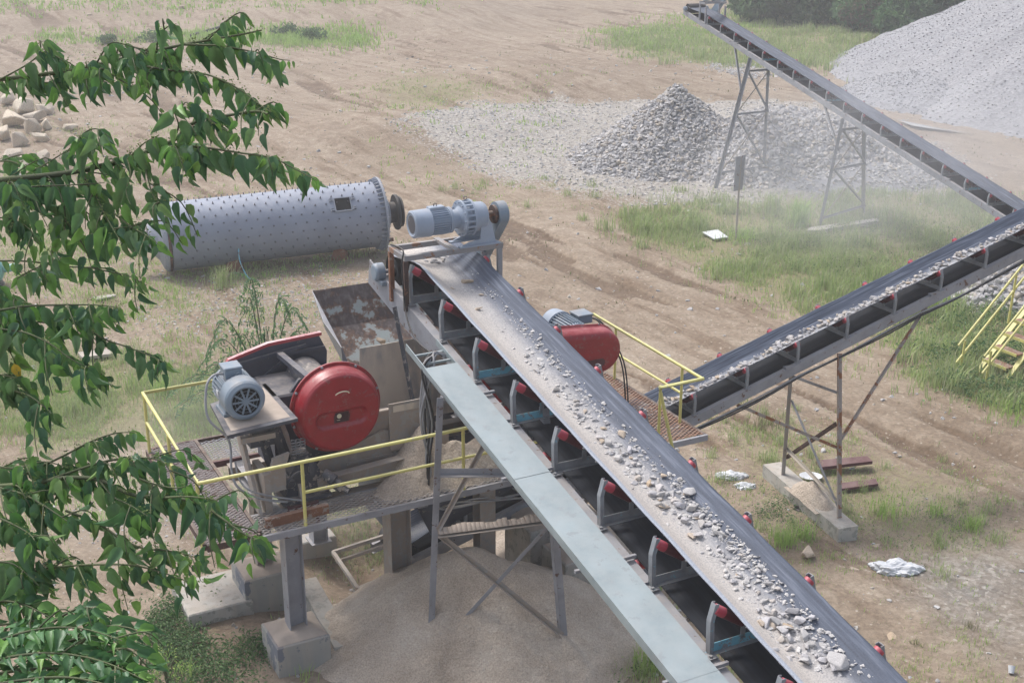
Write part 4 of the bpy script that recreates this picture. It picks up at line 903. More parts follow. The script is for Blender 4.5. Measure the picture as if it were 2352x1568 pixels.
# concrete blocks and columns
def block(a0, a1, b0, b1, z0, z1, label, mat='concrete', heapy=True):
    mb = MB(); mb.box(a0, a1, b0, b1, z0, z1, bev=.02); t_ = thing('concrete_block', label, 'concrete block', ((a0+a1)/2, (b0+b1)/2, z0)); mb.build('footing', mat, t_)
    if heapy:
        n = 14; V = []; 
        for i in range(n):
            for j in range(n):
                u, v = i/(n-1), j/(n-1); e = min(u, 1-u, v, 1-v); x = a0+.03+(a1-a0-.06)*u; y = b0+.03+(b1-b0-.06)*v
                V.append((x, y, z1+.004+min(.06, e*.35)*(.3+1.2*float(vn(x*4, y*4, 3)))))
        mb = MB(); mb.add(V, [[i*n+j, (i+1)*n+j, (i+1)*n+j+1, i*n+j+1] for i in range(n-1) for j in range(n-1)], 0, True); mb.build('dust_layer', 'dust_heap', t_)
    return t_
def column(a, b, z0, z1, label, w_=.26, mat='steel_grey', rot=False):
    mb = MB(); mb.ibeam((a, b, z0+.02), (a, b, z1), w_, w_, .014, up=(1, 0, 0) if not rot else (0, 1, 0)); t_ = thing('steel_column', label, 'column', (a, b, z0)); mb.build('shaft', mat, t_)
    mb = MB(); mb.box(a-w_*.7, a+w_*.7, b-w_*.7, b+w_*.7, z0, z0+.02); mb.build('base_plate', mat, t_); return t_
block(4.42, 5.22, 15.85, 16.62, -.6, .53, 'chipped grey-painted concrete block under the front left column'); column(4.85, 16.27, .53, 2.2, 'front left steel column carrying the platform corner')
block(4.53, 5.32, 17.85, 18.6, -.6, .55, 'concrete block under the rear left column'); column(4.97, 18.28, .55, 2.2, 'rear left steel column behind the front left one', mat='steel_dusty')
block(5.9, 6.6, 19.4, 20.1, -.8, .1, 'low concrete block under the rear column behind the crusher', heapy=False); column(6.28, 19.4, .1, 2.2, 'rear steel column seen under the crusher between the left and centre columns')
column(6.78, 17.0, .15, 2.2, 'broad dusty centre column rising from the sand mound', .34, 'steel_dusty')
column(8.45, 17.3, .25, 2.2, 'dusty column right of centre standing in the sand mound', .28, 'steel_dusty', True)
column(11.0, 18.6, -.6, 2.2, 'right rear steel column hidden mostly behind the near conveyor')
column(11.0, 16.3, -.6, 2.2, 'right front steel column beneath the near conveyor')
p = Lz(1255, 1230, .2); block(p[0]-.5, p[0]+.9, p[1]-.35, p[1]+.6, -.6, .55, 'weathered concrete block behind the sand mound, under the near conveyor', 'concrete_pale')
p = Lz(1330, 1340, 0); block(p[0]-.32, p[0]+.42, p[1]-.1, p[1]+.7, -.6, .48, 'square pale concrete block right of the trestle leg', 'concrete_pale')
p = Lz(490, 1420, 0); block(p[0]-.4, p[0]+.62, p[1]-.1, p[1]+1.0, -.5, .22, 'low flat concrete slab with a leafy edge left of the two column blocks', 'concrete_pale', False)
# sunken frame and ducts at the tail of the middle conveyor
tf = thing('tail_frame', 'open steel frame around the low tail of the middle conveyor', 'steel frame', (6.2, 17.8, -.1))
zf0 = .12
P_ = [Lz(765, 1268, .25), Lz(822, 1352, .25), Lz(905, 1318, .35), Lz(900, 1225, .55)]
for p, q in ((P_[0], P_[1]), (P_[1], P_[2]), (P_[0], P_[3])): part_bar(tf, 'edge_bar', p, q, .06, 'steel_dusty', 'bar', .06)
part_bar(tf, 'edge_bar', (P_[1][0], P_[1][1], .05), (P_[2][0]+.1, P_[2][1], .15), .05, 'steel_dusty', 'bar', .05); part_bar(tf, 'edge_bar', (P_[0][0], P_[0][1]-.1, .12), (P_[3][0]+.2, P_[3][1]-.1, .45), .05, 'steel_dusty', 'bar', .05)
# low concrete pit walls
for (x0, y0), (x1, y1), lb in (((705, 1325), (790, 1478), 'narrow dusty concrete kerb left of the open tail frame'), ((820, 1400), (905, 1360), 'short concrete kerb in front of the open tail frame')):
    p = Lz(x0, y0, .25); q = Lz(x1, y1, .25); mb = MB(); mb.bar((p[0], p[1], -.15), (q[0], q[1], -.15), .30 if x1 < 800 else .2, .75); single(mb, 'concrete_kerb', 'concrete_pale' if x1 < 800 else 'concrete_pale', (p[0], p[1], -.3), lb, 'kerb')
# discharge chute between the crushers and the middle belt
mb = MB(); fn = lambda p: p
t_ = thing('discharge_chute', 'dark steel chute under the crushers dropping onto the middle conveyor', 'chute', (8.0, 18.0, 1.0))
for s2 in (17.55, 19.2): mb.prism([(7.0, 2.15), (10.6, 2.15), (9.9, 1.55), (7.6, .75)], lambda u, v, w_: (u, w_, v), s2-.01, s2+.01)
mb.box(6.98, 7.0, 17.55, 19.2, .8, 2.15); mb.build('plate', 'slate_paint', t_)
# ------------------------------------------------------------------ jaw crusher (left)
def disc_guard(t_, c, r, name='flywheel_guard', n=72):
    """round dished guard facing -b: bolted rim, shoulder, flat face with a pressed oval recess"""
    a, b, z = c; mb = MB()
    mb.lathe((a, b, z), (0, -1, 0), [(-.05, r*1.07), (-.02, r*1.07)], n)
    prof = [(-.03, r*1.0), (.06, r*.99), (.12, r*.965), (.19, r*.925), (.225, r*.885), (.236, r*.85), (.238, r*.84)]
    mb.lathe((a, b, z), (0, -1, 0), prof, n, c1=False)
    ob = mb.build(name, 'guard_red', t_)
    # face as a height field with the recess
    mb = MB(); K = 96; vs = [(a, b-.238, z)]; fs = []
    import math as m
    def rec(x, zz):
        qx = abs(x)-r*.42; d = m.hypot(max(qx, 0)*1.0, (zz+r*.13)*1.0) if qx > 0 else abs(zz+r*.13)
        rr = r*.20; return -.055*(1-min(1, max(0, (d-rr*.74)/(rr*.26))))
    NR = 44; rings = []
    for i in range(1, NR+1):
        for k in range(K):
            an_ = 2*m.pi*k/K; x = r*.845*i/NR*m.cos(an_); zz = r*.845*i/NR*m.sin(an_); vs.append((a+x, b-.238-rec(x, zz)*1 if False else b-.238+(-rec(x, zz)), z+zz))
    vs[0] = (a, b-.238-rec(0, 0), z)
    for k in range(K): fs.append([0, 1+k, 1+(k+1) % K])
    for i in range(NR-1):
        for k in range(K): fs.append([1+i*K+k, 1+i*K+(k+1) % K, 1+(i+1)*K+(k+1) % K, 1+(i+1)*K+k])
    mb.add(vs, fs, 0, True); mb.build('guard_face', 'guard_red', t_, parent=ob)
    for k in range(8):
        an_ = 2*math.pi*(k+.35)/8; mb = MB(); mb.lathe((a+r*1.035*math.cos(an_), b+.022, z+r*1.035*math.sin(an_)), (0, -1, 0), [(0, .022), (.02, .022), (.026, .012)], 6); mb.build('bolt', 'steel_grey', t_, parent=ob)
    return ob
cr = thing('jaw_crusher', 'dusty jaw crusher with a big round red flywheel guard and grey motor', 'crusher', (5.9, 17.6, PF))
ob = disc_guard(cr, (5.86, 16.92, 3.60), .655)
mb = MB(); c = (5.86, 16.92-.235, 3.60)                     # handle and ventilation badge
mb.tube([(c[0]+.02+.11*math.cos(t), c[1]-.01-.03*math.sin((t-.55)/2.04*math.pi) if True else 0, c[2]+.27+.08*math.sin(t)) for t in [.35+2.44*k/12 for k in range(13)]], .010, 8)
mb.build('handle', 'pale_mark', cr, parent=ob)
mb = MB(); mb.prism([(-.13, -.14), (.10, -.14), (.125, -.04), (.10, .02), (-.10, .02), (-.13, -.04)], lambda u, v, w_: (c[0]+u+.02, c[1]+.050-w_, c[2]+v-.02), 0, .006); mb.build('vent_plate', 'oxide_red', cr, parent=ob)
mb = MB()
for k in range(8): mb.box(c[0]-.09, c[0]+.11, c[1]+.039, c[1]+.043, c[2]-.145+k*.018, c[2]-.139+k*.018)
mb.build('vent_slots', 'dark_hole', cr, parent=ob)
mb = MB(); mb.lathe((c[0]-.03, c[1]+.037, c[2]-.055), (0, -1, 0), [(0, .030), (.002, .030), (.002, .036), (0, .036)], 24); mb.box(c[0]-.05, c[0]-.01, c[1]+.0345, c[1]+.0365, c[2]-.058, c[2]-.052); mb.box(c[0]-.042, c[0]-.037, c[1]+.0335, c[1]+.0355, c[2]-.075, c[2]-.035); mb.box(c[0]-.022, c[0]-.017, c[1]+.0335, c[1]+.0355, c[2]-.075, c[2]-.035); mb.box(c[0]-.07, c[0]-.02, c[1]+.0345, c[1]+.0365, c[2]-.118, c[2]-.112)
mb.build('emblem', 'pale_mark', cr, parent=ob)
along(cr, (5.86, 16.96, 3.60), (0, 1, 0), [[(0, .50), (.10, .50)], [(.10, .2), (.4, .2)]], 'slate_paint', 'flywheel')
along(cr, (5.86, 18.1, 3.60), (0, 1, 0), [[(0, .30), (.30, .30)]], 'slate_paint', 'bearing_cover')
mb = MB(); mb.box(5.95, 7.35, 17.05, 17.13, PF, 3.35, bev=.01); mb.box(5.95, 7.35, 18.42, 18.5, PF, 2.75, bev=.01); mb.box(7.25, 7.35, 17.13, 18.42, PF, 2.8); mb.box(5.5, 6.4, 17.3, 18.10, 2.9, 3.62, bev=.05)
for a in (6.75, 7.15): mb.box(a, a+.05, 16.98, 17.05, PF+.05, 3.3)
for z in (2.6, ): mb.box(6.0, 7.3, 16.975, 17.05, z, z+.05)
mb.prism([(5.2, PF+.05), (7.7, PF+.05), (7.7, PF+.5), (6.6, PF+.75), (5.6, PF+.45)], lambda u, v, w_: (u, w_, v), 17.0, 17.04)
mb.build('crusher_body', 'steel_dusty', cr)
mb = MB(); mb.box(5.05, 6.35, 17.45, 18.40, PF+.1, 3.72, bev=.03); mb.prism([(5.0, 3.0), (6.3, 3.72), (6.3, 3.85), (5.9, 3.98), (5.5, 3.9), (5.0, 3.3)], lambda u, v, w_: (u, w_, v), 17.5, 17.56); mb.lathe((5.86, 17.1, 3.60), (0, 1, 0), [(0, .36), (.35, .36), (.36, .28), (.45, .28)], 28); mb.build('frame_casting', 'slate_paint', cr)
mb = MB(); p0 = Lb(892, 928, 16.95); p1 = Lb(985, 1015, 16.95); mb.box(p0[0], p1[0], 16.93, 16.95, p1[2], p0[2]); ob2 = mb.build('service_panel', 'steel_dusty', cr)
mb = MB(); w0 = p1[0]-p0[0]; mb.box(p0[0]+.1*w0, p1[0]-.15*w0, 16.924, 16.93, p0[2]-.14, p0[2]-.04); mb.build('warning_plate', 'hopper_beige', cr, parent=ob2)
# swing jaw, pitman and hydraulic gear below the guard
mb = MB(); mb.lathe((5.86, 17.15, 3.6), (0, 1, 0), [(0, .30), (1.2, .30)], 24); mb.prism([(5.7, 3.5), (6.0, 3.5), (5.9, 2.7), (5.45, 2.6), (5.35, 2.9)], lambda u, v, w_: (u, w_, v), 17.2, 18.3); mb.build('swing_jaw', 'steel_dark', cr)
mb = MB(); mb.prism([(4.95, 2.4), (5.55, 2.4), (5.5, 2.75), (5.35, 3.05), (5.2, 3.02), (5.05, 2.75)], lambda u, v, w_: (u, w_, v), 16.75, 17.0)
mb.lathe((5.05, 16.72, 2.62), (0, 1, 0), [(0, .05), (.05, .10), (.3, .10)], 16); mb.lathe((5.32, 16.7, 2.92), (0, 1, 0), [(0, .06), (.3, .07)], 14); mb.box(4.88, 5.62, 16.62, 17.1, 2.34, 2.40)
for q in ((5.5, 2.75), (5.62, 2.6)): mb.lathe((q[0], 16.6, q[1]), (.5, -.5, -.35), [(0, .075), (.02, .085), (.2, .085), (.21, .05), (.30, .05)], 14)
mb.box(5.28, 5.34, 16.55, 16.6, 2.8, 3.0); mb.tube(smooth([(4.95, 16.7, 2.5), (4.98, 16.6, 2.75), (5.15, 16.6, 2.85), (5.28, 16.65, 2.6)]), .016, 8); mb.build('adjusting_gear', 'steel_dark', cr)
for k in range(3):
    mb = MB(); cx_ = 5.15+.07*k; pts = [(cx_+.035*math.cos(t*5), 16.82+.035*math.sin(t*5), 3.02+t*.035) for t in [i*.2 for i in range(36)]]; mb.tube(pts, .009, 5); mb.build('spring', 'cable', cr)
mb = MB(); mb.box(4.62, 4.72, 16.62, 17.2, PF, 2.9); mb.box(4.72, 4.95, 16.64, 16.72, PF+.3, 2.95); mb.prism([(4.7, 2.95), (4.95, 3.05), (5.0, 3.2), (4.75, 3.15)], lambda u, v, w_: (u, w_, v), 16.55, 16.62); mb.box(4.35, 4.85, 16.68, 16.74, 3.42, 3.50); mb.box(5.05, 5.6, 16.9, 17.1, 2.34, 2.62); mb.build('frame_foot', 'steel_dusty', cr)
for a in (4.70, 5.35): 
    mb = MB(); mb.prism([(16.55, PF+.02), (16.75, PF+.02), (17.5, 3.15), (17.4, 3.3), (17.2, 3.2)], lambda u, v, w_: (w_-.2, u, v), a, a+.05); mb.build('support_bracket', 'steel_dusty', cr)
mb = MB(); mb.ibeam((5.45, 16.74, 2.52), (7.0, 16.74, 2.60), .16, .18, up=(0, 0, 1)); mb.box(4.95, 5.35, 16.62, 16.72, 1.95, 2.25); mb.build('skid_beam', 'steel_dusty', cr)
mb = MB(); mb.box(4.93, 4.97, 16.58, 16.62, 1.95, 2.34); mb.box(5.36, 5.4, 16.58, 16.62, 1.95, 2.34); mb.box(4.93, 5.4, 16.57, 16.62, 2.28, 2.33); mb.build('stand', 'oxide_red', cr)
# motor on its sloping bed
mc = (4.47, 16.70, 4.035)
mt = along(cr, mc, (0, 1, 0), [[(.28, .235), (.80, .235)], [(.78, .26), (.84, .26), (.88, .15)], [(.88, .03), (1.3, .03)]], 'motor_grey', 'motor')
mb = MB(); fins(mb, mc, (0, 1, 0), .30, .78, .22, .28, 30); mb.build('cooling_fins', 'motor_grey', cr, parent=mt)
mb = MB(); mb.lathe(mc, (0, 1, 0), [(.015, .20), (.0, .215), (.0, .225), (.035, .272), (.07, .292), (.32, .297), (.33, .27)], 40, c0=False); mb.build('fan_cover', 'motor_grey', cr, parent=mt)
mb = MB(); mb.lathe(mc, (0, 1, 0), [(.03, .01), (.032, .205)], 32); mb.build('fan_recess', 'dark_hole', cr, parent=mt)
mb = MB()
for k in range(10):
    a_1 = 2*math.pi*k/10; d = Vector((math.cos(a_1), 0, math.sin(a_1))); mb.bar(Vector(mc)+d*.04+Vector((0, .022, 0)), Vector(mc)+d*.19+Vector((0, .022, 0)), .028, .004, (0, 1, 0))
for rr in (.11, .16, .203): mb.tube([(mc[0]+rr*math.cos(t), mc[1]+.008, mc[2]+rr*math.sin(t)) for t in [2*math.pi*i/32 for i in range(33)]], .0025, 4)
mb.lathe(mc, (0, 1, 0), [(.004, .04), (.01, .045)], 16); mb.build('fan_grille', 'motor_grey', cr, parent=mt)
mb = MB(); q = (mc[0]-.05, mc[1]+.50, mc[2]+.29); mb.box(q[0]-.12, q[0]+.12, q[1]-.12, q[1]+.14, q[2]-.06, q[2]+.08, bev=.012); mb.box(q[0]-.135, q[0]+.135, q[1]-.135, q[1]+.155, q[2]+.08, q[2]+.11, bev=.012); mb.build('terminal_box', 'motor_grey', cr, parent=mt)
mb = MB(); mb.box(mc[0]-.287, mc[0]-.281, mc[1]+.40, mc[1]+.50, mc[2]-.0, mc[2]+.07); mb.build('rating_plate', 'white_rag', cr, parent=mt)
mb = MB(); pts = [(mc[0]+.03*math.cos(t), mc[1]+.34, mc[2]+.29+.03*math.sin(t)) for t in [2*math.pi*i/12 for i in range(13)]]; mb.tube(pts, .007, 6); mb.build('lifting_eye', 'motor_grey', cr, parent=mt)
bedz = 3.72
q = [Lz(483, 930, bedz-.02), Lz(522, 1003, bedz-.02), Lz(684, 960, bedz), Lz(610, 880, bedz)]
mb = MB(); 
mb.add([(p[0], p[1], bedz-.05) for p in q]+[(p[0], p[1], bedz) for p in q], [[3, 2, 1, 0], [4, 5, 6, 7], [0, 1, 5, 4], [1, 2, 6, 5], [2, 3, 7, 6], [3, 0, 4, 7]])
bed = mb.build('motor_bed', 'slate_paint', cr)
mb = MB(); cx_ = sum(p[0] for p in q)/4; cy_ = sum(p[1] for p in q)/4
mb.add([(p[0]*.84+cx_*.16, p[1]*.84+cy_*.16, bedz+.003) for p in q]+[(cx_, cy_, bedz+.03)], [[0, 1, 4], [1, 2, 4], [2, 3, 4], [3, 0, 4]], 0, True); mb.build('dust_layer', 'dust_heap', cr, parent=bed)
mb = MB()
for s2 in (-1, 1): mb.box(mc[0]+s2*.20-.05, mc[0]+s2*.20+.05, mc[1]+.32, mc[1]+.75, bedz+.005, bedz+.05); mb.prism([(-.03, 0), (.03, 0), (.01, .2)], lambda u, v, w_: (mc[0]+s2*.19+w_*.0+u, mc[1]+.35+w_, bedz+.05+v), 0, .35)
mb.build('motor_feet', 'motor_grey', cr, parent=mt)
mb = MB(); mb.box(4.2, 4.9, 16.85, 16.91, 3.56, 3.66); mb.box(4.55, 4.95, 16.95, 17.4, 3.2, 3.66); mb.bar((4.75, 17.0, 3.3), (5.0, 17.2, 2.35), .10, .1); mb.bar((4.9, 16.85, 3.5), (5.2, 17.2, 2.6), .12, .1); mb.build('bed_support', 'steel_dark', cr)
# belt guard at the back of the crusher: dark box with red lid edge
G_ = [(4.62, 3.72), (4.75, 3.98), (5.35, 4.13), (6.18, 4.17), (6.30, 3.9), (6.25, 3.2), (5.6, 2.9), (4.8, 3.4)]
mb = MB(); mb.prism(G_, lambda u, v, w_: (u, w_, v), 18.50, 18.56); bgd = mb.build('belt_guard', 'slate_paint', cr)
mb = MB(); mb.prism([(4.58, 3.75), (4.72, 4.02), (5.35, 4.18), (6.22, 4.22), (6.22, 4.17), (5.35, 4.13), (4.75, 3.98), (4.62, 3.72)], lambda u, v, w_: (u, w_, v), 18.48, 18.565); mb.build('guard_lid', 'lid_pink', cr, parent=bgd)
mb = MB(); mb.bar((4.85, 18.46, 3.93), (5.95, 18.46, 4.06), .05, .05); mb.bar((5.0, 18.46, 3.5), (5.7, 18.46, 3.95), .04, .05); mb.bar((5.5, 18.4, 4.0), (5.62, 17.1, 3.95), .10, .08); mb.bar((5.5, 18.45, 3.98), (6.25, 18.45, 3.98), .04, .05); mb.build('guard_stiffener', 'slate_paint', cr, parent=bgd)
mb = MB(); mb.tube(smooth([(mc[0]-.17, mc[1]+.5, mc[2]+.28), Lb(490, 862, 17.1), Lb(474, 890, 17.0), Lb(478, 960, 16.9), Lb(525, 1010, 16.8), Lb(532, 1080, 16.7), Lb(548, 1120, 16.6), Lb(600, 1145, 16.6), Lb(660, 1152, 16.6)]), .018, 8)
single(mb, 'power_cable', 'cable', (4.3, 16.9, 2.4), 'thick grey cable looping from the left crusher motor down to the walkway', 'cable')
mb = MB(); mb.tube(smooth([Lb(540, 1060, 16.72), Lb(552, 1105, 16.62), Lb(590, 1132, 16.55), Lb(700, 1150, 16.6)]), .014, 8); single(mb, 'power_cable', 'cable', (4.6, 16.7, 2.35), 'second thinner cable just above the thick one under the left crusher', 'cable')
# ------------------------------------------------------------------ feed hopper
hp = thing('feed_hopper', 'rust-stained open feed hopper catching rock below the near conveyor head', 'hopper', (7.8, 19.8, PF))
mb = MB(); tb = lambda px, py, b: Lb(px, py, b)
pA, pB_, pC, pD = Lb(718, 668, 20.9), (9.6, 20.9, Lb(718, 668, 20.9)[2]), (9.6, 20.55, 3.45), (Lb(748, 755, 20.55)[0], 20.55, Lb(748, 755, 20.55)[2])
pE, pF = (7.15, 19.5, 2.7), (9.6, 19.5, 2.7)
def sheet(mb, pts, th=.012, m=0):
    v = [Vector(p) for p in pts]; n = (v[1]-v[0]).cross(v[2]-v[0]).normalized()*th; k = len(v)
    mb.add(v+[p+n for p in v], [list(range(k))[::-1], list(range(k, 2*k))]+[[i, (i+1) % k, k+(i+1) % k, k+i] for i in range(k)], m)
sheet(mb, [pA, pB_, (9.6, 20.55, pD[2]), pD]); sheet(mb, [pD, (9.6, 20.55, pD[2]), pF, pE]); mb.build('back_wall', 'hopper_paint', hp)
mb = MB(); f0 = Lb(826, 800, 18.75); f1 = (9.55, 18.75, f0[2]+.02); sheet(mb, [f0, f1, (9.55, 18.75, 2.3), (f0[0]-.05, 18.75, 2.3)]); mb.build('front_wall', 'hopper_beige', hp)
mb = MB(); g0 = Lb(785, 797, 18.72); sheet(mb, [pA, pD, pE, (f0[0], 18.74, 2.9), (g0[0]+.02, 18.72, g0[2]-.35), g0, Lb(745, 740, 19.6)]); mb.build('side_wall', 'steel_grey', hp)
mb = MB(); sheet(mb, [(9.56, 20.9, pA[2]), (9.56, 20.5, 3.4), (9.56, 18.76, 2.4), (9.56, 18.76, f0[2])]); mb.build('side_wall', 'steel_grey', hp)
p = Lb(878, 783, 19.6); put(ROCKT[1], 'stone', Pw(p), .14, 'brown stone tumbling through the open feed hopper', 'stone', flat=.9)
# ------------------------------------------------------------------ second crusher (right, behind the near conveyor)
c2 = thing('jaw_crusher', 'second crusher half hidden behind the near conveyor, with a long rounded red belt guard', 'crusher', (9.9, 18.1, PF))
def stad(c0, r0, c1, r1, n=20):
    return [(c0[0]+r0*math.cos(math.pi/2+math.pi*k/n), c0[1]+r0*math.sin(math.pi/2+math.pi*k/n)) for k in range(n+1)]+[(c1[0]+r1*math.cos(-math.pi/2+math.pi*k/n), c1[1]+r1*math.sin(-math.pi/2+math.pi*k/n)) for k in range(n+1)]
mb = MB(); lay = [(18.02, 1.06), (18.0, 1.06), (18.0, 1.0), (17.88, .985), (17.78, .93), (17.73, .84), (17.725, .6)]
c0_, c1_ = (9.35, 3.28), (10.93, 3.32); prev = None; vs = []
for b, k in lay: vs += [(u, b, v) for u, v in stad(c0_, .60*k, c1_, .40*k-.10*0)]
m_ = len(stad(c0_, .6, c1_, .4)); vs += [(10.2, 17.725, 3.3)]
fs = [[i*m_+j, i*m_+(j+1) % m_, (i+1)*m_+(j+1) % m_, (i+1)*m_+j] for i in range(len(lay)-1) for j in range(m_)]+[[(len(lay)-1)*m_+j, (len(lay)-1)*m_+(j+1) % m_, len(vs)-1] for j in range(m_)]
mb.add(vs, fs, 0, True); bg2 = mb.build('belt_guard', 'guard_red', c2)
for k in range(4): mb = MB(); mb.lathe((10.0+k*.33, 17.99, 3.74-.0*k), (0, -1, 0), [(0, .014), (.014, .014)], 6); mb.build('bolt', 'steel_grey', c2, parent=bg2)
mb = MB(); mb.prism(stad((10.45, 3.12), .10, (10.9, 3.15), .07), lambda u, v, w_: (u, w_, v), 17.716, 17.73); mb.build('recess', 'oxide_red', c2, parent=bg2)
m2c = (10.62, 18.95, 3.55)
mt2 = along(c2, m2c, (0, -1, 0), [[(.25, .215), (.85, .215)]], 'motor_blue', 'motor')
mb = MB(); fins(mb, m2c, (0, 1, 0), -.82, -.28, .2, .255, 30); mb.build('cooling_fins', 'motor_grey', c2, parent=mt2)
mb = MB(); mb.lathe(m2c, (0, -1, 0), [(0, .21), (.03, .25), (.30, .272), (.31, .25)], 36); mb.build('fan_cover', 'motor_blue', c2, parent=mt2)
mb = MB(); mb.box(10.78, 11.05, 18.30, 18.6, 3.66, 3.80, bev=.012); mb.box(10.765, 11.065, 18.285, 18.615, 3.80, 3.83, bev=.01); mb.build('terminal_box', 'motor_grey', c2, parent=mt2)
mb = MB(); mb.box(8.8, 10.3, 17.15, 17.23, PF, 3.2); mb.box(8.8, 10.3, 18.5, 18.58, PF, 3.2); mb.box(8.85, 10.2, 17.25, 18.48, PF+.1, 3.1, bev=.04); mb.box(10.3, 11.0, 18.1, 19.1, 3.2, 3.27); mb.box(10.35, 10.45, 18.2, 19.0, PF, 3.2); mb.box(10.85, 10.95, 18.2, 19., PF, 3.2); mb.build('crusher_body', 'steel_dark', c2)
disc_guard(c2, (9.0, 17.15, 3.22), .42)
for k in range(2):
    mb = MB(); mb.tube(smooth([(11.05, 18.4, 3.72), (11.16+k*.04, 18.2, 3.65), (11.28+k*.05, 17.7, 3.1), (11.28+k*.05, 17.5, 2.32)]), .014, 7); single(mb, 'power_cable', 'black_rubber', (11.2, 18., 2.3), ['left', 'right'][k]+' one of two black cables drooping from the right crusher motor box', 'cable')
# ------------------------------------------------------------------ sand mounds
def pheap(name, px, py, z0, rx, ry, h, label, seed, z=None, mat='sand', **k):
    p = Lz(px, py, z0); x, y = P2W(p[0], p[1]); return heap(name, x, y, rx, ry, h, mat, seed, label, **k)
heap('sand_mound', *P2W(7.55, 15.8), 2.6, 2.0, 1.38, 'sand', 23, 'grey-beige mound of crusher sand under the trestle in the foreground', rnd=.07, n=130, ridge=.22, rough=.10, pw=.9)
heap('sand_mound', *P2W(10.6, 17.9), 1.6, 1.3, .55, 'sand', 27, 'low brown spoil hump behind the square pale block', rnd=.3, n=50, ridge=.2)
def deck_heap(label, cs, z0, mat='sand', nm='sand_mound'):
    """sand lying on the deck: union of cones, cut flat at the deck"""
    a0 = min(c[0]-c[2] for c in cs); a1 = max(c[0]+c[2] for c in cs); b0 = min(c[1]-c[3] for c in cs); b1 = max(c[1]+c[3] for c in cs)
    n = 80; A_, B_ = np.meshgrid(np.linspace(a0, a1, n), np.linspace(b0, b1, n), indexing='ij'); Z = np.full(A_.shape, -1.)
    for a, b, ra, rb, h in cs: Z = np.maximum(Z, h*(1-np.sqrt(((A_-a)/ra)**2+((B_-b)/rb)**2+.01)))
    Z = Z+fbm(A_*3, B_*3, 77)*.14*(Z > -.05)+fbm(A_*12, B_*12, 79)*.04; V = np.stack([A_, B_, Z+z0], -1).reshape(-1, 3)
    ok = (Z > -.02); idx = np.arange(n*n).reshape(n, n); Fc = np.stack([idx[:-1, :-1], idx[1:, :-1], idx[1:, 1:], idx[:-1, 1:]], -1).reshape(-1, 4); k = ok.ravel()
    Fc = Fc[k[Fc].any(1)]; V[:, 2] = np.maximum(V[:, 2], z0-.02)
    c = (cs[0][0], cs[0][1], z0); V = V-np.array(c); ob = np_mesh(nm, V, Fc, mat, smooth=True); x, y = P2W(c[0], c[1]); ob.location = (x, y, z0); ob.rotation_euler = (0, 0, TH); return tag(ob, label, 'sand')
deck_heap('brown crusher sand heaped on the platform behind the yellow rail', [(7.15, 16.75, .62, .6, .95), (7.6, 16.6, .9, .55, .6), (6.75, 16.45, .55, .4, .35), (8.3, 16.7, 1.0, .6, .55)], PF)
# ------------------------------------------------------------------ rusty trestle of the middle conveyor
zt_ = -.70
f1 = Vector(Lz(1922, 1188, zt_)); f2 = Vector(Lz(1803, 1088, zt_)); 
tb_ = thing('support_trestle', 'rust-streaked trestle on a concrete beam holding up the middle conveyor', 'trestle', (f1.x, f1.y, zt_))
def zB(a): return 2.04+slB*(a-13.07)
t1 = Vector((16.35, 17.98, zB(16.35)-.62)); t2 = Vector((15.9, 18.88, zB(15.9)-.62))
t2 = Vector(Lb(1820, 870, 18.88)); t2.z = zB(t2.x)-.60
part_bar(tb_, 'leg', f1, t1, .095, 'post_worn'); part_bar(tb_, 'leg', f2, t2, .095, 'steel_dusty')
part_bar(tb_, 'brace', lerp(f1, t1, .99), lerp(f2, t2, -.35), .06, 'rust_dark'); part_bar(tb_, 'brace', lerp(f1, t1, zt_+.2), lerp(f2, t2, .98), .05)
part_bar(tb_, 'brace', lerp(f2, t2, -.12), lerp(f1, t1, -.40), .05, 'wood_plank')
part_bar(tb_, 'crossbar', lerp(f1, t1, .55), Lb(1692, 932, 18.0), .05, 'post_worn'); part_bar(tb_, 'brace', lerp(f1, t1, .62), (18.55, 18.0, zB(18.55)-.6), .045, 'post_worn')
part_bar(tb_, 'crossbar', lerp(f1, t1, 1.55), lerp(f2, t2, 1.5), .05)
mb = MB(); d = (f2-f1).normalized(); u_ = Vector((-d.y, d.x, 0)); 
e0 = f1-d*.42; e1 = f2+d*.55; w_ = .21; vs = []
for z in (zt_-.62, zt_): vs += [e0-u_*w_, e0+u_*w_, e1+u_*w_, e1-u_*w_]; [None]
vs = [Vector((p.x, p.y, zt_-.62 if i < 4 else zt_)) for i, p in enumerate(vs)]
mb.add(vs, [[3, 2, 1, 0], [4, 5, 6, 7], [0, 1, 5, 4], [1, 2, 6, 5], [2, 3, 7, 6], [3, 0, 4, 7]]); single(mb, 'concrete_beam', 'concrete_pale', (f1.x, f1.y, zt_-.6), 'long pale concrete footing beam under the rusty trestle', 'concrete beam')
mid = (f1*.55+f2*.45); x, y = P2W(mid.x, mid.y)
mb = MB()
def mound_on(mb, cx_, cy_, z0, L_, w2, h, ang_, seed):
    n1, n2 = 26, 14; V = []
    for i in range(n1):
        for j in range(n2):
            u, v = i/(n1-1)*2-1, j/(n2-1)*2-1; q = max(0, 1-(u*u+v*v)**.5*.98); z = h*(q**.7)*(1+.5*float(fbm(u*3+seed, v*3, 5))); lx, ly = u*L_, v*w2
            V.append((cx_+lx*math.cos(ang_)-ly*math.sin(ang_), cy_+lx*math.sin(ang_)+ly*math.cos(ang_), z0+z))
    mb.add(V, [[i*n2+j, (i+1)*n2+j, (i+1)*n2+j+1, i*n2+j+1] for i in range(n1-1) for j in range(n2-1)], 0, True)
mound_on(mb, mid.x, mid.y, zt_-.02, .62, .30, .36, math.atan2(d.y, d.x), 4)
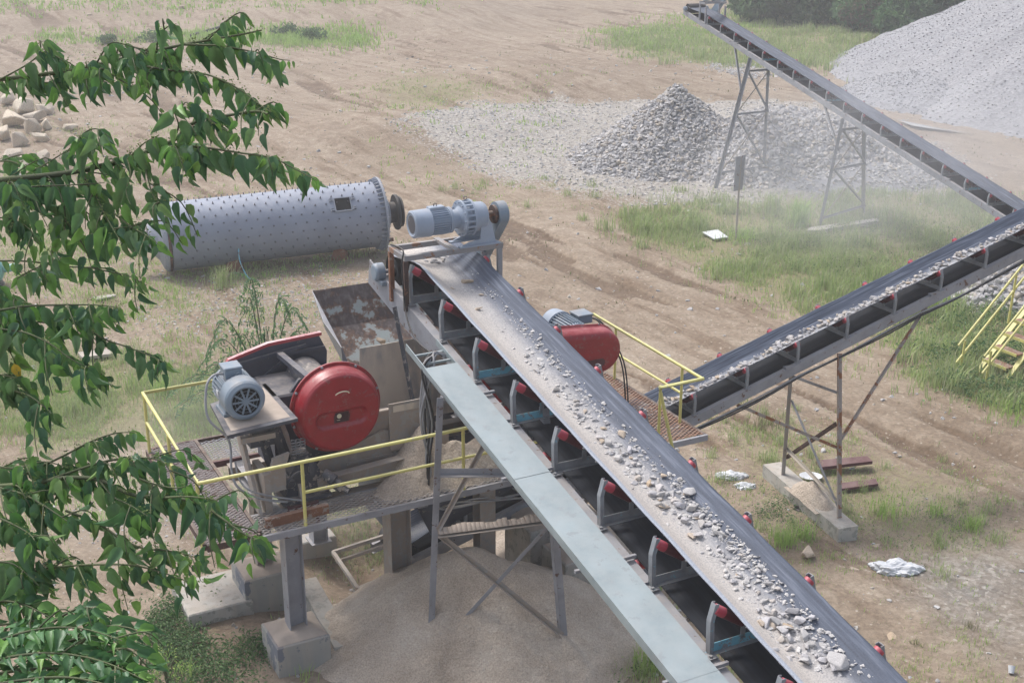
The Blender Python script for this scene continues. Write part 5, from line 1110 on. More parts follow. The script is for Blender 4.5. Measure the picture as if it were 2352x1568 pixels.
single(mb, 'sand_mound', 'sand', (mid.x, mid.y, zt_), 'sand heaped over the middle of the concrete footing beam', 'sand')
# drooping cable along the lower edge of the middle conveyor, with ties
pts = []
for k in range(40):
    a = 12.6+k*.25; pts.append((a, 17.93, zB(a)-.62-.06*abs(math.sin((a-12.6)*1.1))))
for j in range(3):
    mb = MB(); mb.tube([(p[0], p[1]-.01*j, p[2]-.02*j-.02*math.sin(p[0]*1.7+j)) for p in pts], .016, 6); single(mb, 'power_cable', 'black_rubber' if j else 'cable', (14, 17.9, 1.6), ['uppermost', 'middle', 'lowest'][j]+' of three black cables sagging along the underside of the middle conveyor', 'cable')
# C trestles and their splayed struts
def ctower(label, pf, tops, zmid, zlow, extra=None):
    F1, F2 = [Vector(gp(*q)) for q in pf]; ys = tops
    t_ = thing('support_trestle', label, 'trestle', tuple(F1), 'W')
    rot = Matrix.Rotation(yawC, 4, 'Z')
    def cw(x, y, z): return Vector(cc)+rot@Vector((x, y, slC*y+z))
    T1 = cw(.43, ys, -.52); T2 = cw(-.43, ys, -.52)
    def pb(nm, p, q, w_, mat='steel_grey'):
        mb = MB(); mb.angle(p, q, w_, .012); mb.build(nm, mat, t_)
    F1.z -= .15; F2.z -= .15
    pb('leg', F1, T1, .11); pb('leg', F2, T2, .11)
    L1 = lambda u: F1+(T1-F1)*u; L2 = lambda u: F2+(T2-F2)*u
    for u in (zlow, zmid, .9): pb('crossbar', L1(u), L2(u), .06)
    for u0, u1 in ((zlow, zmid), (zmid, .9)): pb('brace', L1(u1), L2(u0), .08, 'steel_grey'); pb('brace', L2(u1), L1(u0), .035, 'steel_dusty')
    mb = MB(); mb.angle(L1(.72), cw(.43, ys-1.35, -.5), .09, .012); mb.build('strut', 'steel_grey', t_)
    mb = MB(); mb.angle(L2(.86), cw(-.43, ys-.9, -.5), .07, .012); mb.build('strut', 'steel_grey', t_)
ctower('taller grey trestle under the far conveyor, beside the pointed stone heap', [(1643, 432), (1756, 414)], 3.25*SC, .58, .14)
ctower('shorter grey trestle under the far conveyor, standing by the concrete plank', [(1884, 523), (1986, 490)], 9.1*SC, .55, .12)
# ------------------------------------------------------------------ ball mill
mL = Vector((-10.75, 39.55, .16)); mR = Vector((-4.35, 41.85, .30)); 
e = (mR-mL).normalized(); ml = thing('ball_mill', 'large blue-grey cylindrical ball mill drum lying on the ground', 'mill drum', (float(mL.x), float(mL.y), -1.), 'W')
Lm = (mR-mL).length; RM = 1.07
mb = MB(); mb.lathe(mL, e, [(0, RM), (Lm*.33, RM), (Lm*.33, RM+.004), (Lm*.66, RM+.004), (Lm*.66, RM), (Lm, RM)], 72); shell = mb.build('shell', 'mill_paint', ml)
up = Vector((0, 0, 1)); xx_ = e.cross(up).normalized(); uu = xx_.cross(e).normalized()
mb = MB()
for i in range(19):
    t0 = .28+i*(Lm-.56)/18
    for k in range(26):
        a = 2*math.pi*(k+.5*(i % 2)*0)/26+.04*0; q = xx_*math.cos(a)+uu*math.sin(a); 
        if q.z < -.75: continue
        c = mL+e*(t0+(.09 if k % 2 else -.04))+q*(RM-.005); mb.lathe(c, q, [(0, .030), (.02, .030), (.021, .014), (.08, .013)], 6, sm=False)
mb.build('liner_bolts', 'bolt_dark', ml, parent=shell)
mb = MB(); mb.lathe(mL, e, [(-.10, RM+.03), (-.02, RM+.03)], 72); mb.build('end_ring', 'rust_dark', ml)
mb = MB(); mb.lathe(mL, e, [(-.24, RM*.93), (-.14, RM+.02), (-.10, RM+.02)], 64); mb.lathe(mL, e, [(-.62, .42), (-.40, .66), (-.36, .70), (-.24, RM*.93)], 48)
for k in range(16):
    a = 2*math.pi*k/16; q = xx_*math.cos(a)+uu*math.sin(a); mb.bar(mL+e*-.30+q*.72, mL+e*-.18+q*(RM*.92), .03, .10, e)
    mb.lathe(mL-e*.15+q*RM*.97, -e, [(0, .03), (.05, .03)], 6)
mb.build('end_cover', 'mill_flange', ml)
mb = MB(); mb.lathe(mL, e, [(-1.12, .30), (-1.10, .36), (-1.04, .36), (-1.03, .31), (-.66, .31), (-.62, .42)], 36); mb.lathe(mL, e, [(-1.125, .20), (-1.121, .29)], 24); mb.build('trunnion', 'steel_dark', ml)
mb = MB(); mb.lathe(mL, e, [(Lm-.06, RM+.14), (Lm+.01, RM+.14)], 80); mb.lathe(mL, e, [(Lm+.01, RM*.9), (Lm+.2, .55), (Lm+.25, .5)], 40)
for k in range(44):
    a = 2*math.pi*k/44; q = xx_*math.cos(a)+uu*math.sin(a); mb.bar(mL+e*(Lm-.21)+q*(RM+.015), mL+e*(Lm-.06)+q*(RM+.06), .022, .12, q); mb.lathe(mL+e*(Lm+.01)+q*(RM+.09), e, [(0, .022), (.04, .022)], 6)
mb.build('drive_flange', 'mill_flange', ml)
mb = MB(); mb.lathe(mL, e, [(Lm+.25, .36), (Lm+.55, .34)], 36); mb.lathe(mL, e, [(Lm+.50, .58), (Lm+.55, .60), (Lm+.60, .58)], 40); mb.lathe(mL, e, [(Lm+.66, .50), (Lm+.72, .50)], 40); mb.build('coupling_disc', 'black_rubber', ml)
# manhole in the shell with clamps
a = math.radians(28); 
qa = -xx_ if xx_.y > 0 else xx_                            # towards the viewer
q = (qa*math.cos(math.radians(38))+uu*math.sin(math.radians(38))); tn = (uu*math.cos(math.radians(38))-qa*math.sin(math.radians(38)))
c = mL+e*(Lm*.795)+q*(RM+.004)
mb = MB(); mb.bar(c-e*.24+q*.0, c+e*.24+q*.0, .42, .05, q); mh = mb.build('manhole', 'dark_hole', ml, parent=shell)
mb = MB()
for s1 in (-1, 1):
    mb.bar(c+e*s1*.26-tn*.24, c+e*s1*.26+tn*.24, .03, .07, q); mb.bar(c+tn*s1*.225-e*.245, c+tn*s1*.225+e*.245, .03, .07, q)
    for s3 in (-1, 1):
        k = c+e*s1*.36+tn*s3*.17; mb.bar(k-e*.05, k+e*.06, .03, .07, q); mb.bar(k-e*.05+tn*.05, k-e*.05-tn*.05, .03, .07, q); mb.bar(k+tn*.06-e*.05, k+tn*.06+e*.05, .03, .07, q)
mb.build('manhole_clamps', 'mill_flange', ml, parent=mh)
for u, s in ((.30, .55), (.80, .4)):
    c = mL+e*(Lm*u); mb = MB(); x = c.x; y = c.y-.75; mb.prism([(-.28, 0), (.28, 0), (.22, .42), (-.1, .55)], lambda a_0, b_0, w_: (x+a_0, y+w_+.06, -1.05+b_0), 0, .5)
    single(mb, 'steel_cradle', 'rust', (x, y, -1.05), ['rusty steel chock wedged under the left part of the mill drum', 'rusty steel chock under the right part of the mill drum'][u > .5], 'chock', 'W')
p = gp(790, 582); mb = MB(); mb.bar((p[0]-.3, p[1], p[2]+.12), (p[0]+1.6, p[1]+.5, p[2]+.35), .12, .12); single(mb, 'steel_beam', 'rust', p, 'rusty beam end sticking out from under the right end of the mill drum', 'steel beam', 'W')
mb = MB(); p = gp(560, 640); mb.tube(smooth([(p[0]-.18, p[1]+.4, p[2]+.9), (p[0]-.12, p[1]+.2, p[2]+.5), (p[0]+.1, p[1], p[2]+.1), (p[0]+.3, p[1]-.2, p[2]+.03)]), .02, 5); single(mb, 'rope', 'idler_blue', p, 'short blue rope hanging from the mill drum', 'rope', 'W')
# ------------------------------------------------------------------ yellow stairs at the right
s0 = Lz(2262, 888, -1.0); sb = s0[1]; ysx = thing('metal_stairs', 'yellow steel stairs with rusty treads rising out of the weeds at the right edge', 'stairs', s0)
def Sx(da, db, dz): return (s0[0]+da, s0[1]+db, -1.0+dz)
for db in (0, .85):
    part_bar(ysx, 'stringer', Sx(.55, db, -.1), Sx(4.2, db, 3.55), .13, 'yellow_paint', 'bar', .04)
    for h, nm in ((.95, 'top_rail'), (.50, 'mid_rail')):
        mb = MB(); mb.tube([Sx(-.15, db, h-.12), Sx(4.0, db, h+3.9)], .03, 8); mb.build(nm, 'yellow_paint', ysx)
    for q in (0, 1.5, 3.0):
        mb = MB(); mb.tube([Sx(q, db, q-.35 if q else -.1), Sx(q+.06, db, q+.93)], .03, 8); mb.build('post', 'yellow_paint', ysx)
for k in range(10):
    q = .75+k*.30; mb = MB(); mb.box(s0[0]+q-.02, s0[0]+q+.26, sb+.05, sb+.82, -1+q-.45, -1+q-.41); mb.bar((s0[0]+q-.03, sb+.05, -1+q-.43), (s0[0]+q-.03, sb+.82, -1+q-.43), .02, .07, m=1); mb.build('tread', ['rust', 'yellow_paint'], ysx)
# ------------------------------------------------------------------ odds and ends lying about
p = gp(1690, 552); mb = MB(); sg = thing('sign_post', 'thin post with a narrow weathered sheet-metal board in front of the stone heaps', 'sign', p, 'W')
mb.bar((p[0], p[1], p[2]-.1), (p[0], p[1], p[2]+2.9), .06, .06); mb.build('post', 'steel_dusty', sg)
mb = MB(); 
for k in range(6): mb.bar((p[0]-.17+.055*k, p[1]-.12+.05*k, p[2]+1.75), (p[0]-.15+.06*k, p[1]-.12+.05*k, p[2]+2.93), .07, .02 if k % 2 else .04)
mb.build('board', 'steel_grey', sg)
def flatsheet(name, pxs, lift, mat, label, cat, th=.03):
    P_ = [gp(*q) for q in pxs]; mb = MB(); z = max(q[2] for q in P_)+lift; mb.add([(q[0], q[1], z) for q in P_]+[(q[0], q[1], z+th) for q in P_], [list(range(len(P_)))[::-1], list(range(len(P_), 2*len(P_)))]+[[i, (i+1) % len(P_), len(P_)+(i+1) % len(P_), len(P_)+i] for i in range(len(P_))]); return single(mb, name, mat, (P_[0][0], P_[0][1], z), label, cat, 'W')
flatsheet('metal_sheet', [(1612, 541), (1640, 557), (1672, 551), (1648, 537)], .08, 'white_rag', 'small pale metal sheet lying in the grass near the thin signpost', 'metal sheet')
flatsheet('concrete_plank', [(1850, 541), (1862, 532), (2012, 512), (2018, 518), (1875, 541)], .05, 'concrete_pale', 'long pale concrete plank lying at the foot of the shorter far trestle', 'plank', .12)
flatsheet('wooden_plank', [(640, 1018+0) if False else (180, 822), (250, 812), (262, 822), (190, 833)], .05, 'wood_plank', 'weathered plank lying on the grass at the left', 'plank', .08)
flatsheet('metal_sheet', [(213, 778-90+0), (262, 681), (268, 684), (222, 694)], .05, 'concrete_pale', 'thin broken pale slat lying on the gravel at the left', 'slat', .03)
flatsheet('steel_beam', [(1872, 1075), (1990, 1068), (2002, 1080), (1885, 1092)], .12, 'oxide_red', 'dark red steel channel lying behind the rusty trestle', 'steel beam', .07)
flatsheet('steel_beam', [(1925, 1118), (2010, 1112), (2016, 1124), (1930, 1132)], .04, 'oxide_red', 'shorter dark red steel piece lying nearer, right of the rusty trestle leg', 'steel beam', .05)
flatsheet('puddle', [(2060, 278), (2105, 288), (2180, 300), (2235, 310), (2170, 306), (2095, 296)], .03, 'water', 'bright shallow puddle on the road before the gravel stockpile', None, .004)['kind'] = 'structure'
def rag(px, py, s, label, seed, name='plastic_sack', mat='white_rag', flat=.35):
    p = gp(px, py); rg = np.random.default_rng(seed); v, f = ico(3); v = v*[1, .55, flat]
    n_ = fbm(v[:, 0]*2+seed, v[:, 1]*2+v[:, 2]*2, seed)*.8+np.abs(fbm(v[:, 0]*6+seed, v[:, 1]*7+v[:, 2]*3, seed+3))*1.1; v = v*(1+n_[:, None]); v[:, 2] = np.maximum(v[:, 2], -.1); v[:, 0] *= 1+.3*(v[:, 1])
    mb = MB(); mb.add([(p[0]+q[0]*s, p[1]+q[1]*s, p[2]+.05*s+q[2]*s) for q in v], [list(q) for q in f], 0, False); single(mb, name, mat, p, label, 'sack' if name == 'plastic_sack' else name.replace('_', ' '), 'W')
rag(2055, 1310, .40, 'crumpled white sack lying on the bare ground at the lower right', 5)
rag(1680, 1095, .28, 'small dirty white rag in the weeds near the end of the concrete beam', 8, 'rag'); rag(1712, 1118, .20, 'smallest dirty white rag just below the other one', 9, 'rag')
rag(1935, 1195-25, .28, 'torn black plastic bag in the grass beside the concrete beam', 12, 'plastic_bag', 'black_rubber') if False else rag(1895-40, 1170, .22, 'torn black plastic bag in the grass beside the concrete beam', 12, 'plastic_bag', 'black_rubber')
p = gp(1862, 1100); mb = MB(); mb.lathe((p[0], p[1], p[2]+.0), (0, .1, 1), [(0, .12), (.08, .24), (.085, .23), (.03, .1)], 20); single(mb, 'basin', 'white_rag', p, 'shallow pale basin on the ground between the two trestle legs', 'basin', 'W')
p = gp(2322, 1548); mb = MB(); mb.lathe((p[0], p[1], p[2]+.02), (.2, .6, .8), [(0, .04), (.12, .055)], 14); single(mb, 'plastic_cup', 'white_rag', p, 'small white plastic cup at the bottom right corner', 'cup', 'W')
for px, py, s, lb in ((1858, 1275, .27, 'blocky yellowish boulder next to the end of the concrete beam'), (2045, 1455, .25, 'flat tan rock half buried in the lower right ground'), (1970, 1300, .2, 'flat yellowish rock left of the white sack'), (2010, 1248, .14, 'thin tan stone lying beyond the white sack')):
    p = gp(px, py+5); o = put(R.choice(ROCKT), 'boulder', (p[0], p[1], p[2]+(.14 if s == .27 else 0)), s, lb, 'boulder', flat=.95 if s == .27 else .25)
for px, py, s in ((1940, 1285, .06), (2120, 1300, .05), (2090, 1420, .05), (2030, 1515, .08), (2200, 1380, .05), (1890, 1400, .04), (2270, 1500, .06), (2090, 1555, .05)):
    p = gp(px, py); put(R.choice(ROCKM), 'stone', p, s, 'small loose stone on the bare ground at the lower right', 'stone', 'loose stones at the lower right')
BL = [(20, 240, .55), (60, 258, .75), (35, 290, .8), (82, 280, .6), (105, 262, .5), (70, 305, .65), (15, 318, .6), (110, 295, .5), (40, 335, .6), (95, 325, .45), (25, 372, .55), (60, 385, .5), (95, 370, .4), (160, 300, .35), (175, 330, .3), (130, 435, .45), (205, 345, .3)]
for px, py, s in BL:
    p = gp(px, py); put(R.choice(CREAM), 'boulder', (p[0], p[1], p[2]+s*.45), s*1.5, 'pale cream boulder in the pile at the left edge behind the leaves', 'boulder', 'boulders piled at the left edge', flat=.75)
for px, py, s in ((1228+60, 1335, .07), (1262, 1330, .06), (1290, 1352, .07), (1275, 1360, .06), (1245, 1345, .05), (1310, 1375, .06), (1345, 1392, .05), (1215, 1340, .055), (1235, 1325, .06), (1388, 1410, .05)):
    p = gp(px, py); put(R.choice(ROCKM), 'stone', (p[0], p[1], p[2]+.03), s, 'grey stone in the litter right of the sand mound', 'stone', 'stones right of the sand mound')
for px, py, s in ((415, 8, .5), (205, 14, .3), (1518, 25, .4), (1545, 32, .3), (1560, 30, .3)):
    p = gp(px, py+2); put(R.choice(CREAM), 'boulder', p, s, {415: 'pale boulder far off beside the road at the top left', 205: 'smaller pale rock at the far top left', 1518: 'white rock left of the far conveyor head', 1545: 'middle white rock left of the far conveyor head', 1560: 'white rock nearest the far conveyor head'}[px], 'boulder')
# teal machine end poking in at the left edge
p = gp(-10, 660); mb = MB(); tl_ = thing('teal_pump', 'teal-painted machine end poking in at the left edge', 'machine', p, 'W')
mb.lathe((p[0]-.3, p[1]+.2, p[2]+.45), (1, .2, .1), [(0, .36), (.35, .36), (.42, .30), (.50, .16)], 24); mb.build('housing', 'teal_paint', tl_); mb = MB(); mb.lathe((p[0]+.2, p[1]+.3, p[2]+.5), (1, .2, .1), [(0, .12), (.35, .12), (.36, .17), (.42, .17)], 16); mb.build('outlet', 'teal_paint', tl_); mb = MB(); mb.box(p[0]-.4, p[0]+.1, p[1], p[1]+.4, p[2]-.05, p[2]+.12); mb.build('base', 'steel_dark', tl_)
mb = MB(); A0 = Vector(gp(430, 35)); B0 = Vector(gp(520, 28)); mb.tube([A0+Vector((0, 0, .1)), B0+Vector((0, 0, .1))], .10, 8); single(mb, 'pipe', 'black_rubber', tuple(A0), 'thin dark pipe lying along the road at the far top left', 'pipe', 'W')
# ------------------------------------------------------------------ grass and weeds
def blades(P_, h, wid, per, spread, lean=.5):
    """P_: clump bases (n,3); returns V, F of bent two-segment blades"""
    n = len(P_); N_ = n*per; base_ = np.repeat(P_, per, 0)+np.concatenate([rng.normal(size=(N_, 2))*np.repeat(np.broadcast_to(spread, n), per)[:, None], np.zeros((N_, 1))], 1)
    H_ = np.repeat(np.broadcast_to(h, n), per)*rng.uniform(.5, 1.15, N_); az = rng.uniform(0, 6.283, N_); ln = rng.uniform(.05, 1, N_)*lean*H_
    d = np.stack([np.cos(az), np.sin(az), 0*az], -1); s_ = np.stack([-np.sin(az+.6), np.cos(az+.6), 0*az], -1)*(np.broadcast_to(wid, N_) if np.ndim(wid) == 0 else np.repeat(wid, per))[:, None]/2
    m_ = base_+d*ln[:, None]*.35+np.stack([0*az, 0*az, H_*.6], -1); tp = base_+d*ln[:, None]*1.1+np.stack([0*az, 0*az, H_*(1-.25*ln/H_)], -1)
    V = np.stack([base_-s_, base_+s_, m_+s_*.7, m_-s_*.7, tp], 1).reshape(-1, 3); o = np.arange(N_)*5
    T = np.concatenate([np.stack([o, o+1, o+2], -1), np.stack([o, o+2, o+3], -1), np.stack([o+3, o+2, o+4], -1)])
    return V, T
def grass_field(name, polys, mat, label):
    Vs = []; Ts = []; o = 0
    for poly, n, h, wid, per, sp in polys:
        q = pts_in(poly, n); cl = vn(q[:, 0]*.7, q[:, 1]*.7, 61)*.7+vn(q[:, 0]*2.1, q[:, 1]*2.1, 62)*.5; keep = rng.uniform(0, 1, n) < np.clip((cl-.42)*2.8, .03, 1)
        q = q[keep]; q = q+rng.normal(size=q.shape)*np.array([.9, 1.3])*(.25+q[:, 1:2]/45)*(rng.uniform(0, 1, (len(q), 1))**2); P_ = onground(q, -.02); V, T = blades(P_, h*(.4+.9*vn(q[:, 0]*.9, q[:, 1]*.9, 66)), wid, per, sp); Vs.append(V); Ts.append(T+o); o += len(V)
    ob = np_mesh(name, np.concatenate(Vs), np.concatenate(Ts), mat); return tag(ob, label, None, kind='stuff')
G0 = [g_[0] for g_ in GRASS]
grass_field('grass', [(G0[0], 16000, .34, .022, 5, .10), (G0[1], 9000, .45, .05, 4, .22), (G0[2], 900, .16, .03, 4, .10), (G0[3], 900, .3, .07, 4, .2), (G0[4], 260, .15, .05, 4, .12), (G0[5], 6500, .20, .014, 5, .06),
   (G0[6], 1500, .10, .016, 4, .05), (G0[7], 2600, .16, .012, 5, .05), (G0[8], 1900, .14, .012, 5, .05), (G0[10], 500, .08, .009, 4, .04), (G0[12], 1400, .25, .011, 5, .05), (G0[13], 500, .12, .02, 4, .07), (G0[14], 700, .16, .02, 4, .08), (G0[15], 700, .18, .022, 4, .08), (G0[16], 500, .18, .025, 4, .1), (G0[0], 260, .75, .03, 45, .17), (G0[1], 160, .8, .06, 30, .3), (G0[5], 60, .5, .016, 45, .14), (G0[8], 70, .36, .011, 40, .08), (G0[13], 40, .4, .016, 40, .12)],
   'grass_blade', 'green grass growing in uneven patches across the yard')
grass_field('sparse_grass', [([(-50, 60), (2400, 60), (2400, 700), (-50, 700)], 5200, .10, .05, 3, .12), ([(-50, 500), (2400, 500), (2400, 1600), (-50, 1600)], 5200, .08, .014, 4, .05)], 'grass_dry', 'scattered thin dry grass over the bare ground')
grass_field('weeds', [([(150, 300), (500, 300), (900, 640), (900, 1000), (300, 1000), (150, 700)], 2400, .22, .022, 5, .08), ([(-50, 560), (420, 560), (420, 1300), (-50, 1300)], 3800, .24, .016, 5, .07), ([(1500, 560), (2352, 600), (2352, 900), (1900, 800)], 2600, .22, .018, 5, .08), ([(1560, 960), (2352, 1100), (2352, 1600), (1900, 1600)], 2600, .14, .011, 5, .05), ([(780, 170), (1300, 170), (1300, 480), (900, 460)], 700, .22, .04, 4, .15), ([(60, 36), (830, 28), (830, 50), (60, 66)], 1700, .55, .09, 5, .3), ([(1380, 70), (1560, 40), (1760, 20), (1760, 60), (1500, 130)], 1600, .4, .07, 4, .3), ([(-50, -10), (1000, -15), (1000, 14), (-50, 22)], 1500, .4, .12, 4, .4)], 'grass_lime', 'fresh green weeds coming up in clusters over the yard')
def tuft(px, py, h, wid, cnt, sp, mat, label, name='grass_tuft', lean=.6):
    p = gp(px, py); V, T = blades(np.array([[0., 0., -.03]]), h, wid, cnt, sp, lean); ob = np_mesh(name, V, T, mat); ob.location = p; return tag(ob, label, 'grass tuft')
for a in ((1835, 520, 1.25, .035, 170, .16, 'grass_lime', 'tall bright lime-green grass clump left of the shorter far trestle'), (2050, 520, 1.0, .03, 120, .25, 'grass_blade', 'hazy tall grass clump right of the shorter far trestle'),
  (1700, 555, .6, .03, 90, .3, 'grass_lime', 'bright grass clump at the foot of the thin signpost'), (1800, 1250, .50, .014, 140, .13, 'grass_lime', 'lush grass clump against the left side of the concrete beam'), (1850, 1235, .42, .014, 90, .10, 'grass_lime', 'lush grass clump nearest the black bag by the concrete beam'),
  (2035, 1180, .40, .013, 170, .20, 'grass_lime', 'wide grass clump right of the concrete beam'), (2230, 1215, .42, .012, 90, .10, 'grass_lime', 'upright weed clump right of the wide grass clump'), (2150, 1180, .35, .012, 70, .12, 'grass_lime', 'thin grass clump between the wide one and the upright one'),
  (1765, 1060, .35, .014, 120, .14, 'grass_blade', 'round grass clump up behind the concrete beam'), (515, 655, .75, .022, 110, .22, 'grass_blade', 'grass clump in front of the middle of the mill drum'), (368, 905, .55, .018, 90, .12, 'grass_lime', 'bright grass clump left of the yellow rail'),
  (810, 585, .8, .02, 70, .3, 'grass_dry', 'dry wispy weeds at the right end of the mill drum'), (2105, 1480, .16, .008, 50, .06, 'grass_dry', 'small dry tuft on the bare ground at the lower right'), (2230, 1440, .18, .008, 50, .06, 'grass_dry', 'dry tuft at the edge of the grey silt'), (440, 1568, .55, .010, 22, .03, 'grass_lime', 'thin arching grass stems at the bottom left'),
  (1490, 1540, .5, .012, 150, .16, 'grass_lime', 'grass clump at the bottom beneath the near conveyor'), (700, 1560, .25, .010, 30, .08, 'grass_lime', 'few grass stems before the front column block'),
  (60, 905, .55, .016, 260, .38, 'grass_blade', 'thick grass clump at the left edge'), (190, 950, .5, .016, 260, .34, 'grass_blade', 'thick grass clump right of the one at the left edge'), (1755, 985, .4, .014, 90, .2, 'grass_dry', 'dry brown weeds under the rusty trestle'), (2330, 950, .5, .016, 200, .4, 'grass_lime', 'lush grass clump at the right edge below the yellow stairs'), (2140, 700, .8, .03, 150, .4, 'grass_lime', 'tall grass beside the small stone heap at the right')):
    tuft(*a)
# broad-leaved cover: small leaf cards
LEAF = np.array([[0, 0, 0], [.20, .14, .07], [.27, .38, .10], [.16, .78, .04], [0, 1.20, -.12], [-.16, .78, .04], [-.27, .38, .10], [-.20, .14, .07], [0, .45, -.03], [0, .12, 0]])
LEAFF = np.array([[0, 1, 9], [1, 2, 8], [1, 8, 9], [2, 3, 8], [3, 4, 8], [4, 5, 8], [5, 6, 8], [6, 7, 8], [7, 9, 8], [7, 0, 9]])
def leaf_mesh(name, P_, D_, Nn, size, mat, curl=.0, mi=None, holes=0):
    """leaves at P_ with stalk-to-tip direction D_ and approximate face normal Nn"""
    D_ = D_/np.linalg.norm(D_, axis=1)[:, None]; X_ = np.cross(D_, Nn); X_ /= np.linalg.norm(X_, axis=1)[:, None]+1e-9; Z_ = np.cross(X_, D_)
    L = LEAF[None]*np.asarray(size)[:, None, None]; wv_ = rng.uniform(.75, 1.1, len(P_))[:, None]; cu = rng.uniform(-.1, .35, len(P_))[:, None]*1.
    zz = L[:, :, 2]*2.2-cu*(L[:, :, 1]**2)/np.asarray(size)[:, None]
    V = P_[:, None]+L[:, :, 0:1]*wv_[:, :, None]*X_[:, None]+L[:, :, 1:2]*D_[:, None]+zz[:, :, None]*Z_[:, None]
    n = len(P_); T = (LEAFF[None]+(np.arange(n)*10)[:, None, None]).reshape(-1, 3)
    return np_mesh(name, V.reshape(-1, 3), T, mat, None if mi is None else np.repeat(mi, 10), True)
def cover(name, polys, mat, label):
    Ps = []; Ss = []
    for poly, n, s, h in polys:
        q = pts_in(poly, n); k = rng.uniform(0, 1, n) < np.clip((vn(q[:, 0]*1.6, q[:, 1]*1.6, 91)-.25)*2, 0, 1); q = q[k]; P_ = onground(q); P_[:, 2] += rng.uniform(0, 1, len(q))*h; Ps.append(P_); Ss.append(np.full(len(q), s)*rng.uniform(.6, 1.2, len(q)))
    P_ = np.concatenate(Ps); n = len(P_); a = rng.uniform(0, 6.28, n); D_ = np.stack([np.cos(a), np.sin(a), rng.uniform(-.5, .3, n)], -1); N_ = np.stack([rng.normal(size=n)*.4, rng.normal(size=n)*.4-.2, np.ones(n)], -1)
    ob = leaf_mesh(name, P_, D_, N_, np.concatenate(Ss), mat); return tag(ob, label, None, kind='stuff')
cover('ground_cover', [(G0[11], 15000, .05, .22), ([(600, 1480), (660, 1500), (660, 1600), (560, 1600)], 500, .05, .2), ([(490, 1370), (560, 1330), (600, 1420), (560, 1440)], 900, .05, .25), ([(1340, 1370), (1430, 1360), (1560, 1568), (1460, 1568)], 1500, .05, .12), ([(940, 1500), (1000, 1500), (1010, 1568), (950, 1568)], 350, .05, .35),
    ([(1700, 520), (2000, 500), (2352, 520), (2352, 760), (2200, 700), (2000, 640), (1750, 620)], 5200, .06, .35), ([(420, 640), (900, 590), (900, 620), (430, 670)], 900, .06, .3), ([(1640, 1080), (1900, 1180), (2250, 1180), (2200, 1260), (1800, 1260)], 2200, .03, .12), ([(640, 1180), (930, 1180), (930, 1290), (700, 1260)], 1600, .04, .15), ([(2080, 800), (2352, 700), (2400, 950), (2220, 930)], 5200, .09, .5), ([(1700, 1110), (1800, 1130), (1870, 1200), (1760, 1200)], 900, .045, .15), ([(1850, 1290), (2150, 1330), (2352, 1300), (2352, 1160), (2100, 1150)], 900, .03, .04)], 'leaf_cover', 'low dark creeping leaves spreading over the ground')
def bush(px, py, w_, h, n, s, mats, label, name='bush', stems=5, cat='bush', far=False):
    p = gp(px, py); t_ = thing(name, label, cat, p, 'W'); mb = MB(); tips = []
    for k in range(stems):
        a = R.uniform(0, 6.28); e_ = Vector((math.cos(a)*w_*R.uniform(.2, .8), math.sin(a)*w_*R.uniform(.2, .6), h*R.uniform(.5, .85))); pts = smooth([(0, 0, -.1), e_*.4+Vector((0, 0, .1*h)), e_], 4); mb.tube([Vector(p)+q for q in pts], .035*h*.5, 5, taper=.3); tips.append(e_)
    mb.build('stems', 'bark', t_)
    cl = []
    for k in range(14): a = R.uniform(0, 6.28); r_ = R.uniform(0, .75); cl.append((math.cos(a)*r_*w_, math.sin(a)*r_*w_*.8, h*R.uniform(.2, .85), R.uniform(.25, .45)))
    ci = rng.integers(0, len(cl), n); C_ = np.array(cl)[ci]; u = rng.normal(size=(n, 3)); u /= np.linalg.norm(u, axis=1)[:, None]; rr = rng.uniform(.3, 1, n)**.5
    P_ = C_[:, :3]+u*rr[:, None]*C_[:, 3:4]*np.array([w_, w_*.8, h*.6]); P_[:, 2] = np.abs(P_[:, 2]); D_ = u+rng.normal(size=(n, 3))*.6; D_[:, 2] -= .4
    ob = leaf_mesh('foliage', P_, D_, u+rng.normal(size=(n, 3))*.4, np.full(n, s)*rng.uniform(.6, 1.3, n), mats, mi=rng.integers(0, len(mats), n) if isinstance(mats, list) else None); ob.parent = t_
    return t_
TR = [(1745, 35, 3.2, 3.6, 'dark bush just right of the far conveyor head'), (1800, 30, 4.0, 4.5, 'large dark tree clump second from the left behind the meadow'), (1870, 38, 4.2, 5.0, 'dense green tree third from the left behind the meadow'), (1950, 42, 4.0, 4.6, 'rounded grey-green bush in the middle of the tree line'), (2020, 60, 3.6, 4.4, 'brownish tangled bush beside the tree line middle'), (2075, 85, 3.2, 3.6, 'dark bush at the foot of the gravel stockpile'), (2120, 70, 4.5, 5.2, 'tree half behind the slope of the gravel stockpile'), (2180, 40, 5, 6, 'tall tree farthest right behind the gravel stockpile')]
for i, (px, py, w_, h, lb) in enumerate(TR): bush(px, py+16, w_, h, 3800, .42, ['leaf_brown', 'leaf_far'] if i == 4 else 'leaf_far', lb, 'tree' if h > 4.2 else 'bush', cat='tree' if h > 4.2 else 'bush', far=True)
bush(1940, 72, 1.3, 2.2, 900, .3, 'leaf_shrub', 'single pale green sapling standing before the tree line', 'sapling', cat='sapling')
for px, py, s, lb in ((350, 48, 1.4, 'low dark bush by the far road, left of centre'), (240, 52, 1.0, 'small shrub at the far left by the road'), (660, 40, 1.2, 'small bush on the far verge, topmost centre'), (720, 48, 1.3, 'rounded green bush on the far verge, right of the small one'), (1720, 30, 1.8, 'low brown-green scrub beside the far conveyor head')):
    bush(px, py, s, s*.7, 500, .16, 'leaf_far', lb)
